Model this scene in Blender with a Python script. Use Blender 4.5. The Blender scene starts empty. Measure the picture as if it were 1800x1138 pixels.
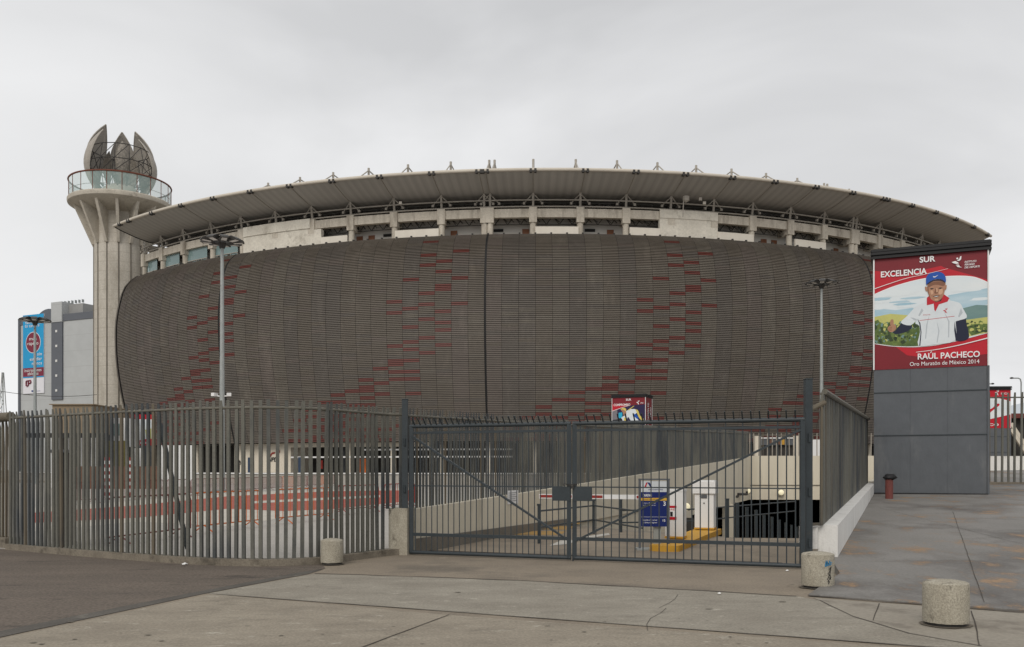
import bpy, math, random
from math import sin, cos, pi, radians, atan2, hypot
from mathutils import Vector
from mathutils.geometry import tessellate_polygon
random.seed(7)
S = bpy.context.scene
COL = S.collection

# ------------------------------------------------------------------ camera
EYE = 1.65; FPX = 1600.0; HOR = 825.0
cd = bpy.data.cameras.new("camera"); cam = bpy.data.objects.new("camera", cd); COL.objects.link(cam)
cd.sensor_width = 36; cd.lens = 36 * FPX / 1800; cd.shift_y = (HOR - 569) / 1800
cd.clip_start = 0.1; cd.clip_end = 5000
cam.location = (0, 0, EYE); cam.rotation_euler = (pi / 2, 0, 0)
S.camera = cam
# ------------------------------------------------------------------ view
S.view_settings.view_transform = 'Standard'; S.view_settings.look = 'None'
S.view_settings.exposure = 0.0; S.view_settings.gamma = 1
# ------------------------------------------------------------------ world: overcast sky
SUN_EL, SUN_ROT = radians(38), radians(200)
W = bpy.data.worlds.new("World"); S.world = W; W.use_nodes = True
wn, wl = W.node_tree.nodes, W.node_tree.links
for n in list(wn): wn.remove(n)
def WN(t, **k):
    n = wn.new(t)
    for a, b in k.items(): setattr(n, a, b)
    return n
def wmath(op, a, b=None, clamp=False):
    n = WN('ShaderNodeMath', operation=op, use_clamp=clamp)
    for i, x in enumerate((a, b)):
        if x is None: continue
        if isinstance(x, (int, float)): n.inputs[i].default_value = x
        else: wl.new(x, n.inputs[i])
    return n.outputs[0]
sky = WN('ShaderNodeTexSky', sky_type='NISHITA', sun_disc=False, sun_elevation=SUN_EL, sun_rotation=SUN_ROT)
bw = WN('ShaderNodeRGBToBW'); wl.new(sky.outputs[0], bw.inputs[0])
tc = WN('ShaderNodeTexCoord'); sp = WN('ShaderNodeSeparateXYZ'); wl.new(tc.outputs['Generated'], sp.inputs[0])
zc = wmath('MAXIMUM', sp.outputs[2], 0.0); zd = wmath('ADD', zc, 0.22)
cb = WN('ShaderNodeCombineXYZ')
wl.new(wmath('DIVIDE', sp.outputs[0], zd), cb.inputs[0]); wl.new(wmath('DIVIDE', sp.outputs[1], zd), cb.inputs[1])
mp = WN('ShaderNodeMapping'); mp.inputs['Location'].default_value = (3.1, 7.4, 0); wl.new(cb.outputs[0], mp.inputs[0])
n1 = WN('ShaderNodeTexNoise'); n1.inputs['Scale'].default_value = 1.0; n1.inputs['Detail'].default_value = 5
n1.inputs['Roughness'].default_value = 0.5; n1.inputs['Distortion'].default_value = 0.5; wl.new(mp.outputs[0], n1.inputs[0])
cr = WN('ShaderNodeValToRGB'); cr.color_ramp.elements[0].position = 0.40; cr.color_ramp.elements[0].color = (.575, .582, .598, 1)
cr.color_ramp.elements[1].position = 0.63; cr.color_ramp.elements[1].color = (.83, .835, .85, 1); wl.new(n1.outputs[0], cr.inputs[0])
hz = wmath('POWER', wmath('SUBTRACT', 1.0, zc), 3.0)
gl = WN('ShaderNodeVectorMath', operation='DOT_PRODUCT'); wl.new(tc.outputs['Generated'], gl.inputs[0]); gl.inputs[1].default_value = Vector((-.62, .76, .12)).normalized()
gw_ = wmath('MULTIPLY', wmath('POWER', wmath('MAXIMUM', gl.outputs['Value'], 0.0), 9.0), .55)
mx = WN('ShaderNodeMixRGB'); wl.new(wmath('ADD', wmath('MULTIPLY', hz, 0.62), gw_, True), mx.inputs[0]); wl.new(cr.outputs[0], mx.inputs[1])
mx.inputs[2].default_value = (.93, .935, .94, 1)
vs = WN('ShaderNodeVectorMath', operation='SCALE'); wl.new(mx.outputs[0], vs.inputs[0]); vs.inputs['Scale'].default_value = 10.0
m2 = WN('ShaderNodeMixRGB'); m2.inputs[0].default_value = 0.06; wl.new(vs.outputs[0], m2.inputs[1]); wl.new(bw.outputs[0], m2.inputs[2])
bg = WN('ShaderNodeBackground'); bg.inputs['Strength'].default_value = 0.1; wl.new(m2.outputs[0], bg.inputs[0])
wo = WN('ShaderNodeOutputWorld'); wl.new(bg.outputs[0], wo.inputs[0])
# ------------------------------------------------------------------ veiled sun
sl = bpy.data.lights.new("sun", 'SUN'); sl.energy = 1.5; sl.angle = radians(30); sl.color = (1, .94, .86)
sun = bpy.data.objects.new("sun", sl); COL.objects.link(sun); sun.location = (0, -50, 120)
sd = Vector((sin(SUN_ROT) * cos(SUN_EL), cos(SUN_ROT) * cos(SUN_EL), sin(SUN_EL)))
sun.rotation_euler = sd.to_track_quat('Z', 'Y').to_euler()

# ------------------------------------------------------------------ helpers
def lin(c):
    return tuple(((x / 255) / 12.92 if x <= 10 else (((x / 255) + .055) / 1.055) ** 2.4) for x in c)
def mat(name, a, b=None, scale=3.0, rough=.85, metal=0.0, bump=0.0, stretch=(1, 1, 1), spots=None, spot_scale=1.2, spot_lo=.55, spot_hi=.7,
        fine=0.0, fine_scale=40, bands=None, emit=None, spec=.3, spot_stretch=None, spots2=None):
    """a, b linear albedo mixed by world-space noise; spots = third colour in blotches; bands = (pitch, width, colour) joints at even heights"""
    m = bpy.data.materials.new(name); m.use_nodes = True
    N, L = m.node_tree.nodes, m.node_tree.links
    p = N['Principled BSDF']; p.inputs['Roughness'].default_value = rough; p.inputs['Metallic'].default_value = metal
    p.inputs['Specular IOR Level'].default_value = spec
    b = b or a
    g = N.new('ShaderNodeNewGeometry')
    def noise(sc, st, det=6, rg=.6):
        mp = N.new('ShaderNodeMapping'); mp.inputs['Scale'].default_value = st; L.new(g.outputs['Position'], mp.inputs[0])
        n = N.new('ShaderNodeTexNoise'); n.inputs['Scale'].default_value = sc; n.inputs['Detail'].default_value = det
        n.inputs['Roughness'].default_value = rg; L.new(mp.outputs[0], n.inputs[0]); return n.outputs[0]
    def ramp(src, lo, hi):
        r = N.new('ShaderNodeMapRange'); r.inputs[1].default_value = lo; r.inputs[2].default_value = hi; r.clamp = True
        L.new(src, r.inputs[0]); return r.outputs[0]
    def mix(f, c1, c2):
        x = N.new('ShaderNodeMixRGB')
        if isinstance(f, float): x.inputs[0].default_value = f
        else: L.new(f, x.inputs[0])
        for i, c in ((1, c1), (2, c2)):
            if isinstance(c, tuple): x.inputs[i].default_value = (*c[:3], 1)
            else: L.new(c, x.inputs[i])
        return x.outputs[0]
    n = noise(scale, stretch)
    col = mix(ramp(n, .3, .7), a, b)
    if spots:
        col = mix(ramp(noise(spot_scale, spot_stretch or stretch, 5, .65), spot_lo, spot_hi), col, spots)
    if spots2: col = mix(ramp(noise(spots2[1], stretch, 7, .75), spots2[2], spots2[3]), col, spots2[0])
    if fine:
        f = ramp(noise(fine_scale, (1, 1, 1), 3), .3, .7)
        x = N.new('ShaderNodeMapRange'); x.inputs[3].default_value = 1 - fine; x.inputs[4].default_value = 1 + fine; L.new(f, x.inputs[0])
        v = N.new('ShaderNodeVectorMath'); v.operation = 'SCALE'; L.new(col, v.inputs[0]); L.new(x.outputs[0], v.inputs['Scale']); col = v.outputs[0]
    if bands:
        s = N.new('ShaderNodeSeparateXYZ'); L.new(g.outputs['Position'], s.inputs[0])
        q = N.new('ShaderNodeMath'); q.operation = 'FLOORED_MODULO'; L.new(s.outputs[2], q.inputs[0]); q.inputs[1].default_value = bands[0]
        c = N.new('ShaderNodeMath'); c.operation = 'LESS_THAN'; L.new(q.outputs[0], c.inputs[0]); c.inputs[1].default_value = bands[1]
        col = mix(c.outputs[0], col, bands[2])
    if a == b and not spots and not fine and not bands: p.inputs['Base Color'].default_value = (*a, 1)
    else: L.new(col, p.inputs['Base Color'])
    if bump:
        bp = N.new('ShaderNodeBump'); bp.inputs['Strength'].default_value = bump; bp.inputs['Distance'].default_value = .02
        L.new(noise(scale * 6, stretch), bp.inputs['Height']); L.new(bp.outputs[0], p.inputs['Normal'])
    if emit:
        p.inputs['Emission Color'].default_value = (*emit, 1); p.inputs['Emission Strength'].default_value = 1
    return m

class MB:
    def __init__(s): s.v = []; s.f = []; s.m = []
    def add(s, vs, fs, m=0):
        o = len(s.v); s.v += [tuple(x) for x in vs]; s.f += [tuple(i + o for i in f) for f in fs]; s.m += [m] * len(fs)
    def poly(s, pts, m=0): s.add(pts, [tuple(range(len(pts)))], m)
    def box(s, x0, x1, y0, y1, z0, z1, m=0):
        s.prism([(x0, y0), (x1, y0), (x1, y1), (x0, y1)], z0, z1, m)
    def obox(s, c, sx, sy, sz, rot=0, m=0):
        """box with base centre c"""
        cx, cy, cz = c; ca, sa = cos(rot), sin(rot)
        s.prism([(cx + x * ca - y * sa, cy + x * sa + y * ca) for x, y in ((-sx/2, -sy/2), (sx/2, -sy/2), (sx/2, sy/2), (-sx/2, sy/2))], cz, cz + sz, m)
    def prism(s, P, z0, z1, m=0):
        n = len(P)
        f0 = z0 if callable(z0) else (lambda x, y: z0); f1 = z1 if callable(z1) else (lambda x, y: z1)
        vs = [(x, y, f0(x, y)) for x, y in P] + [(x, y, f1(x, y)) for x, y in P]
        fs = [tuple(reversed(range(n))), tuple(range(n, 2 * n))] + [(i, (i + 1) % n, n + (i + 1) % n, n + i) for i in range(n)]
        s.add(vs, fs, m)
    def bar(s, p, q, w, h=None, m=0, up=(0, 0, 1)):
        h = h or w; p, q = Vector(p), Vector(q); d = (q - p).normalized(); u = Vector(up)
        if abs(d.dot(u)) > .95: u = Vector((0, 1, 0))
        a = d.cross(u).normalized(); b = a.cross(d).normalized()
        vs = [o + a * x * w / 2 + b * y * h / 2 for o in (p, q) for x, y in ((-1, -1), (1, -1), (1, 1), (-1, 1))]
        s.add(vs, [(3, 2, 1, 0), (4, 5, 6, 7), (0, 1, 5, 4), (1, 2, 6, 5), (2, 3, 7, 6), (3, 0, 4, 7)], m)
    def tube(s, pts, r, n=8, m=0, r2=None):
        pts = [Vector(p) for p in pts]; k = len(pts); vs = []; a = None
        for i, p in enumerate(pts):
            d = (pts[min(i + 1, k - 1)] - pts[max(i - 1, 0)]).normalized()
            if a is None: a = d.orthogonal().normalized()
            else: a = (a - d * a.dot(d)).normalized()
            b = d.cross(a); rr = r if r2 is None else r + (r2 - r) * i / (k - 1)
            vs += [p + (a * cos(2 * pi * j / n) + b * sin(2 * pi * j / n)) * rr for j in range(n)]
        fs = [(i * n + j, i * n + (j + 1) % n, (i + 1) * n + (j + 1) % n, (i + 1) * n + j) for i in range(k - 1) for j in range(n)]
        fs += [tuple(reversed(range(n))), tuple(range((k - 1) * n, k * n))]
        s.add(vs, fs, m)
    def lathe(s, prof, c=(0, 0), n=32, m=0, caps=True):
        k = len(prof); vs = [(c[0] + r * cos(2 * pi * j / n), c[1] + r * sin(2 * pi * j / n), z) for r, z in prof for j in range(n)]
        fs = [(i * n + j, i * n + (j + 1) % n, (i + 1) * n + (j + 1) % n, (i + 1) * n + j) for i in range(k - 1) for j in range(n)]
        if caps: fs += [tuple(reversed(range(n))), tuple(range((k - 1) * n, k * n))]
        s.add(vs, fs, m)
    def ring(s, prof, phis, m=0, closed=False):
        """sweep (r, z) profile along stadium azimuths"""
        k = len(prof); vs = [P(ph, r, z) for ph in phis for r, z in prof]
        fs = []
        for i in range(len(phis) - 1):
            for j in range(k if closed else k - 1):
                j2 = (j + 1) % k; fs.append((i * k + j, i * k + j2, (i + 1) * k + j2, (i + 1) * k + j))
        if closed: fs += [tuple(range(k)), tuple(reversed(range((len(phis) - 1) * k, len(phis) * k)))]
        s.add(vs, fs, m)
    def build(s, name, mats, parent=None, smooth=False, auto=None):
        off = Vector((0, 0, 0)); q = parent
        while q: off += q.location; q = q.parent
        me = bpy.data.meshes.new(name)
        me.from_pydata([(x - off.x, y - off.y, z - off.z) for x, y, z in s.v], [], s.f)
        for x in (mats if isinstance(mats, (list, tuple)) else [mats]): me.materials.append(x)
        me.polygons.foreach_set('material_index', s.m)
        if smooth or auto: me.polygons.foreach_set('use_smooth', [True] * len(s.f))
        me.update()
        if auto: me.set_sharp_from_angle(angle=radians(auto))
        o = bpy.data.objects.new(name, me); COL.objects.link(o); o.parent = parent
        return o
def thing(name, label, cat, loc=(0, 0, 0), group=None):
    o = bpy.data.objects.new(name, None); COL.objects.link(o); o.location = loc; o.empty_display_size = .2
    return tag(o, label, cat, group)
def tag(o, label, cat, group=None):
    o['label'] = label; o['category'] = cat
    if group: o['group'] = group
    return o
def kind(o, k): o['kind'] = k; return o
def inst(src, parent, loc, rot=0, scale=None):
    c = src.copy(); COL.objects.link(c); c.parent = parent; c.location = loc; c.rotation_euler = (0, 0, rot)
    if scale: c.scale = scale
    return c
def copy_tree(o, parent=None):
    c = o.copy(); COL.objects.link(c); c.parent = parent
    for ch in list(o.children): copy_tree(ch, c)
    return c
def W3(px, py, Y): return Vector(((px - 900) / FPX * Y, Y, EYE + (HOR - py) / FPX * Y))
def G(px, py, z=0.0):
    Y = (EYE - z) * FPX / (py - HOR); return ((px - 900) / FPX * Y, Y)
def spline(P, n=8):
    P = [Vector(p) for p in P]; out = []
    for i in range(len(P) - 1):
        p0 = P[max(i - 1, 0)]; p1 = P[i]; p2 = P[i + 1]; p3 = P[min(i + 2, len(P) - 1)]
        for t in [j / n for j in range(n)]:
            out.append(.5 * ((2 * p1) + (p2 - p0) * t + (2 * p0 - 5 * p1 + 4 * p2 - p3) * t * t + (3 * p1 - p0 - 3 * p2 + p3) * t ** 3))
    out.append(P[-1]); return out
def resample(pts, step):
    out = [pts[0]]; acc = 0
    for a, b in zip(pts, pts[1:]):
        d = (b - a).length; t = step - acc
        while t <= d: out.append(a + (b - a) * (t / d)); t += step
        acc = d - (t - step)
    return out
# text -> mesh
_dg = None
def text_mesh(txt, bold=.0, shear=0.0):
    cu = bpy.data.curves.new("lettering", 'FONT'); cu.body = txt; cu.offset = bold; cu.resolution_u = 3; cu.shear = shear
    o = bpy.data.objects.new("lettering", cu); COL.objects.link(o)
    dg = bpy.context.evaluated_depsgraph_get(); dg.update()
    me = bpy.data.meshes.new_from_object(o.evaluated_get(dg))
    v = [tuple(x.co[:2]) for x in me.vertices]; f = [tuple(p.vertices) for p in me.polygons]
    bpy.data.objects.remove(o); bpy.data.curves.remove(cu); bpy.data.meshes.remove(me)
    return v, f
_cap = None
class Frame:
    """flat picture plane: u right, v up in metres"""
    def __init__(s, o, ux, n, uz=(0, 0, 1)): s.o, s.ux, s.n, s.uz = Vector(o), Vector(ux).normalized(), Vector(n).normalized(), Vector(uz)
    def p(s, u, v, d=0): return s.o + s.ux * u + s.uz * v + s.n * d
    def poly(s, mb, pts, d, m): mb.poly([s.p(u, v, d) for u, v in pts], m)
    def text(s, mb, txt, u, v, d, m, width=None, cap=None, bold=.0, align='l', shear=0.0, vertical=False):
        global _cap
        if _cap is None: _cap = max(y for x, y in text_mesh('H')[0])
        vv, ff = text_mesh(txt, bold, shear)
        x0 = min(x for x, y in vv); x1 = max(x for x, y in vv)
        sy = cap / _cap if cap else width / (x1 - x0); sx = width / (x1 - x0) if width else sy
        sh = {'l': 0, 'c': -(x1 - x0) * sx / 2, 'r': -(x1 - x0) * sx}[align]
        pts = []
        for x, y in vv:
            a, b = (x - x0) * sx + sh, y * sy
            pts.append(s.p(u - b, v + a, d) if vertical else s.p(u + a, v + b, d))
        mb.add(pts, ff, m)
# stadium polar frame
SX, SY = 4.57, 195.8
def P(ph, r, z): a = radians(ph); return (SX + r * sin(a), SY - r * cos(a), z + EYE)
def phi_of(px, r):
    k = (px - 900) / FPX; A = hypot(1, k)
    return math.degrees(math.asin((k * SY - SX) / (r * A)) - math.atan(k))
def frange(a, b, st):
    n = max(1, round((b - a) / st)); return [a + (b - a) * i / n for i in range(n + 1)]

# ------------------------------------------------------------------ materials
M = {}
conc_l = (.60, .55, .465); conc_m = (.36, .33, .275)
M['concrete'] = mat('weathered_concrete', conc_l, (.50, .455, .38), 1.0, .9, stretch=(1, 1, .25), spots=(.27, .235, .19), spot_scale=1.1, spot_lo=.49, spot_hi=.74, fine=.12, fine_scale=6)
M['tower'] = mat('board_formed_concrete', (.51, .475, .415), (.425, .395, .34), .7, .9, stretch=(1, 1, .3), spots=(.30, .27, .22), spot_scale=.5, spot_lo=.5, spot_hi=.8, fine=.12, fine_scale=5, bands=(1.45, .06, (.36, .325, .27)))
M['towerplain'] = mat('tower_bracket_concrete', (.50, .46, .39), (.41, .375, .315), .7, .9, spots=(.22, .2, .165), spot_lo=.56, spot_hi=.8, fine=.1, fine_scale=5)
M['plaster'] = mat('patched_plaster', (.72, .68, .59), (.60, .56, .48), .6, .9, spots=(.3, .265, .21), spot_scale=.55, spot_lo=.58, spot_hi=.8, fine=.1, fine_scale=4)
M['parapet'] = mat('cream_parapet', (.74, .69, .60), (.66, .61, .53), .8, .9, stretch=(1, 1, .3), fine=.06)
M['cream'] = mat('cream_paint', (.66, .60, .50), (.60, .545, .45), .7, .8, fine=.05, fine_scale=8)
greys = [(.117, .100, .081), (.127, .111, .091), (.110, .096, .082), (.123, .103, .088)]
for i, g in enumerate(greys): M['slat%d' % i] = mat('facade_slat_grey', g, tuple(x * .88 for x in g), .25, .6, fine=.07, fine_scale=2, spots=tuple(x * 1.22 for x in g), spot_scale=.5, spot_lo=.54, spot_hi=.72, spot_stretch=(1, 1, .25))
M['slatred'] = mat('facade_slat_red', (.128, .038, .030), (.108, .033, .026), .4, .5)
M['dark'] = mat('dark_void', (.02, .019, .018), rough=.95)
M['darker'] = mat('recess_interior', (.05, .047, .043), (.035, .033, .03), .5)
M['seam'] = mat('black_rubber', (.012, .012, .012), rough=.7)
M['steelpaint'] = mat('beige_steel', (.34, .31, .265), (.25, .225, .19), 1.5, .6, fine=.1, fine_scale=10)
M['lipwhite'] = mat('pale_roof_tube', (.58, .53, .45), (.5, .455, .385), .5, .6)
M['bracketdark'] = mat('dark_steel', (.04, .037, .034), rough=.6)
M['truss'] = mat('gallery_truss_steel', (.07, .064, .056), rough=.7)
M['door'] = mat('varnished_door', (.20, .075, .03), (.16, .06, .025), 2, .5)
M['backwall'] = mat('gallery_back_wall', (.56, .535, .49), (.50, .475, .435), .3)
def glass(name, col, alpha, rough=.05):
    m = bpy.data.materials.new(name); m.use_nodes = True; N, L = m.node_tree.nodes, m.node_tree.links
    p = N['Principled BSDF']; p.inputs['Base Color'].default_value = (*col, 1); p.inputs['Roughness'].default_value = rough
    p.inputs['Alpha'].default_value = alpha; p.inputs['Specular IOR Level'].default_value = .6
    return m
M['glass'] = glass('tinted_glass', (.42, .55, .52), .45)
M['winglass'] = glass('green_window_glass', (.25, .36, .36), .8, .08)
M['rust'] = mat('red_oxide_rail', (.17, .055, .03), (.12, .045, .028), 3, .6)
M['petal'] = mat('bronze_mesh', (.42, .385, .335), (.33, .30, .262), 1.5, .6, fine=.25, fine_scale=9)
M['petalmesh'] = mat('bronze_mesh_inner', (.26, .235, .2), (.17, .152, .13), 3, .6, fine=.4, fine_scale=4)
M['petal'].node_tree.nodes['Principled BSDF'].inputs['Alpha'].default_value = .86
M['petaledge'] = mat('pale_petal_rim', (.40, .37, .32), (.34, .31, .27), 1.5, .6)
M['picket'] = mat('olive_grey_paint', (.150, .146, .122), (.122, .12, .102), 1.2, .6, stretch=(1, 1, .3), spots=(.052, .058, .062), spot_scale=.55, spot_lo=.44, spot_hi=.62, fine=.12, fine_scale=25, spot_stretch=(1, 1, .45))
M['picketrust'] = mat('rusty_olive_paint', (.14, .122, .09), (.12, .097, .068), 2, .7, stretch=(1, 1, .3), spots=(.06, .063, .062), spot_lo=.5, spot_hi=.7)
M['rail'] = mat('olive_rail', (.15, .14, .112), (.11, .103, .085), 3, .6, fine=.1)
M['gate'] = mat('blue_grey_gate_paint', (.042, .052, .058), (.034, .042, .047), 3, .42, fine=.1, fine_scale=30, spots=(.075, .065, .05), spot_scale=4, spot_lo=.66, spot_hi=.75)
M['plinth'] = mat('plinth_concrete', (.24, .21, .165), (.16, .138, .108), 3, .95, spots=(.075, .065, .052), spot_scale=2.2, spot_lo=.52, spot_hi=.66, fine=.2, bump=.4)
M['rampwall'] = mat('stained_beige_wall', (.66, .605, .49), (.57, .52, .415), 1.2, .9, stretch=(1, 1, .12), spots=(.36, .32, .25), spot_scale=1.8, spot_lo=.56, spot_hi=.8, fine=.08)
M['skirting'] = mat('grey_skirting', (.2, .18, .15), (.15, .135, .112), 1.5, .9, fine=.15)
M['whitewall'] = mat('whitewash', (.74, .73, .70), (.66, .65, .62), 2, .8, stretch=(1, 1, .3), spots=(.36, .34, .31), spot_scale=3, spot_lo=.56, spot_hi=.76, fine=.06)
M['bollard'] = mat('bollard_concrete', (.40, .37, .30), (.30, .272, .215), 5, .95, stretch=(1, 1, .5), spots=(.12, .105, .083), spot_scale=6, spot_lo=.58, spot_hi=.7, fine=.3, fine_scale=60, bump=.5)
M['metalgrey'] = mat('blue_grey_sheet', (.108, .116, .126), (.092, .10, .11), .5, .30, bump=.8, stretch=(1, 1, .3), spots=(.15, .155, .16), spot_scale=1.3, spot_lo=.56, spot_hi=.76, fine=.05, fine_scale=3)
M['white'] = mat('white_paint', (.74, .74, .73), (.70, .70, .69), 2, .5)
M['orange'] = mat('orange_paint', (.55, .13, .015), (.45, .10, .015), 2, .5)
M['redpaint'] = mat('red_paint', (.30, .03, .022), (.24, .028, .02), 2, .5)
M['darkred'] = mat('dull_red_paint', (.17, .04, .033), (.13, .035, .03), 2, .6)
M['black'] = mat('black_plastic', (.014, .014, .015), rough=.5)
M['yellow'] = mat('kerb_yellow', (.58, .32, .035), (.48, .26, .04), 4, .7, spots=(.25, .17, .07), spot_scale=6, spot_lo=.6, spot_hi=.75)
M['galv'] = mat('galvanised_steel', (.36, .38, .37), (.28, .30, .295), 4, .5, metal=.2, spots=(.12, .12, .115), spot_scale=5, spot_lo=.62, spot_hi=.7, stretch=(1, 1, .5))
M['lamphouse'] = mat('floodlight_housing', (.055, .052, .048), (.04, .038, .035), 2, .5)
M['lens'] = mat('floodlight_lens', (.7, .7, .68), rough=.2)

# ------------------------------------------------------------------ STRUCTURE: ground
M['ground'] = mat('driveway_concrete', (.265, .222, .168), (.20, .168, .13), .8, .9, spots=(.10, .088, .073), spot_scale=.45, spot_lo=.52, spot_hi=.75, fine=.2, fine_scale=30, bump=.4, spots2=((.33, .285, .22), 1.8, .6, .72))
M['slab'] = mat('slab_concrete', (.295, .270, .222), (.228, .205, .166), 1.1, .9, stretch=(.8, 1.3, 1), spots=(.20, .18, .147), spot_scale=2.4, spot_lo=.5, spot_hi=.75, fine=.2, fine_scale=34, bump=.4, spots2=((.47, .44, .37), 3.5, .58, .74))
M['slab2'] = mat('slab_concrete_brown', (.302, .265, .208), (.232, .201, .157), 1.1, .9, stretch=(.8, 1.3, 1), spots=(.195, .17, .133), spot_scale=2.6, spot_lo=.5, spot_hi=.75, fine=.2, fine_scale=34, bump=.4, spots2=((.47, .44, .37), 3.5, .58, .74))
M['slab3'] = mat('slab_concrete_pale', (.30, .272, .225), (.245, .22, .18), .9, .9, spots=(.15, .13, .105), spot_scale=1.3, spot_lo=.54, spot_hi=.75, fine=.12, fine_scale=18, bump=.25)
M['asphalt'] = mat('worn_asphalt', (.150, .122, .098), (.106, .088, .072), .8, .92, stretch=(.5, 1.6, 1), spots=(.135, .112, .088), spot_scale=1.6, spot_lo=.55, spot_hi=.75, fine=.35, fine_scale=26, bump=.6, spots2=((.05, .043, .037), 1.1, .56, .68))
M['gutter'] = mat('gutter_concrete', (.115, .105, .09), (.08, .072, .062), 1.5, .9, spots=(.2, .185, .155), spot_scale=1.6, spot_lo=.6, spot_hi=.68, fine=.2)
M['plazar'] = mat('right_plaza_concrete', (.235, .225, .208), (.18, .172, .158), .5, .65, stretch=(1, .7, 1), spots=(.10, .092, .084), spot_scale=.55, spot_lo=.48, spot_hi=.66, fine=.16, fine_scale=26, bump=.3, spots2=((.31, .20, .11), 1.1, .55, .66))
M['ochre'] = mat('faded_ochre_paint', (.25, .155, .075), (.17, .125, .085), 2.5, .9, spots=(.15, .14, .125), spot_scale=1.8, spot_lo=.45, spot_hi=.58)
M['joint'] = mat('joint_tar_and_rail_shadow', (.05, .043, .035), (.085, .072, .058), 3, .95)
M['plaza'] = mat('plaza_concrete', (.40, .38, .345), (.35, .33, .298), .3, .9, fine=.06, fine_scale=4)
M['plred'] = mat('plaza_red_paint', (.36, .10, .07), (.30, .088, .064), .5, .85, fine=.1, fine_scale=5)
M['plwhite'] = mat('plaza_white_paint', (.52, .485, .42), (.44, .41, .355), .5, .85, fine=.1, fine_scale=5)
M['rampfloor'] = mat('ramp_floor', (.24, .21, .17), (.185, .162, .13), .7, .9, stretch=(1, .4, 1), spots=(.11, .098, .08), spot_scale=.7, spot_lo=.52, spot_hi=.72, fine=.1)

def sheet(name, pts, z, m):
    mb = MB(); zf = z if callable(z) else (lambda x, y: z)
    tri = tessellate_polygon([[Vector((x, y, 0)) for x, y in pts]])
    mb.add([(x, y, zf(x, y)) for x, y in pts], [tuple(t) for t in tri]); o = mb.build(name, m)
    n = o.data.polygons[0].normal
    if n.z < 0: o.data.flip_normals()
    return kind(o, 'structure')
hole = [(1.55, 26.6), (3.3, 23.8), (5.1, 21.9), (8.0, 21.6), (29.6, 71.6), (18.6, 71.6)]
outer = [(-900, -60), (900, -60), (900, 2500), (-900, 2500)]
mb = MB(); loops = [[Vector((x, y, 0)) for x, y in outer], [Vector((x, y, 0)) for x, y in reversed(hole)]]
allp = loops[0] + loops[1]; tris = tessellate_polygon(loops)
fs = []
for t in tris:
    a, b, c = (allp[i] for i in t)
    fs.append(tuple(t) if (b - a).cross(c - a).z > 0 else (t[0], t[2], t[1]))
mb.add([tuple(p) for p in allp], fs); kind(mb.build('ground', M['ground']), 'structure')
# plaza behind the left fence
FL = [(-10.3, 18.7), (-7.8, 17.1), (-5.6, 15.88), (-4.4, 15.52), (-3.75, 15.62), (-3.3, 15.95), (-2.95, 16.5), (-2.52, 17.22), (-2.32, 17.5), (-2.1, 17.6)]
sheet('plaza', [(-2.3, 17.8), (18.4, 71.5), (18.4, 110), (-150, 110), (-150, 40), (-14, 20.4)] + FL[:-2], .004, M['plaza'])
sheet('plaza_white_paint', [G(*p) for p in ((60, 935), (240, 918), (405, 926), (592, 896), (735, 884), (735, 858), (400, 866), (240, 880), (60, 893))], .008, M['plwhite'])
sheet('plaza_red_paint', [G(*p) for p in ((60, 920), (240, 911), (400, 895), (500, 899), (580, 896), (667, 887), (735, 880), (735, 862), (580, 864), (400, 873), (240, 889), (60, 902))], .012, M['plred'])
sheet('plaza_stripe', [G(*p) for p in ((440, 882), (668, 871), (668, 875), (440, 886))], .016, M['plwhite'])
sheet('asphalt_street', [(-3.1, 15.1), (-3.35, 14.6), (-4.3, 12.0), (-5.3, 8.95), (-6.6, 5.0), (-8.5, -2), (-60, -2), (-60, 27), (-14, 20.2)] + [(x, y - .1) for x, y in FL[:6]], .004, M['asphalt'])
sheet('gutter', [(-3.1, 15.0), (-3.35, 14.6), (-4.3, 12.0), (-5.3, 8.95), (-6.6, 5.0), (-8.5, -2), (-8.1, -2), (-6.2, 5.0), (-5.0, 8.95), (-4.08, 12.0), (-3.2, 14.3)], .006, M['gutter'])
J0, J1, J2 = G(372, 1045), G(790, 1082), G(1625, 1138)
dj = Vector(J2) - Vector(J0); J3 = tuple(Vector(J0) + dj * 1.6)
K = G(640, 1138); dk = Vector(K) - Vector(J1); K2 = tuple(Vector(J1) + dk * 2.2)
sheet('pavement', [(-3.1, 14.35), G(910, 1021), G(1400, 1049), G(1440, 1056), G(1500, 1085), G(1600, 1115), G(1725, 1137), J3, J0, (-4.03, 12.05)], .004, M['slab'])
sheet('pavement', [J0, J1, K2, (-8.0, -2), (-6.15, 5), (-4.93, 8.95)], .004, M['slab2'])
sheet('pavement', [J1, J3, (12, -2), (-4, -2), K2], .004, M['slab2'])
PN = Vector((.523, .852)); P0 = Vector(G(1420, 1048))
def plz(x, y): return .02 + .037 * max(0.0, (Vector((x, y)) - P0).dot(PN))
ne = [tuple(P0), G(1800, 1076), (24, -.9)]
sheet('pavement', [G(1430, 1052), G(1800, 1079), (23, -1.2), J3, G(1725, 1137), G(1600, 1115), G(1500, 1085), G(1440, 1056)], .005, M['slab3'])
mb = MB(); pr = [tuple(P0), G(1800, 1076), (24, -.9), (60, 20), (60, 48), (19.3, 48), (12.7, 32.4), (5.4, 15.4), (5.2, 14.7), (4.9, 13.6)]
mb.prism(pr, lambda x, y: -.2, plz); kind(mb.build('right_pavement', M['plazar']), 'structure')
fy = 48.0
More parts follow.
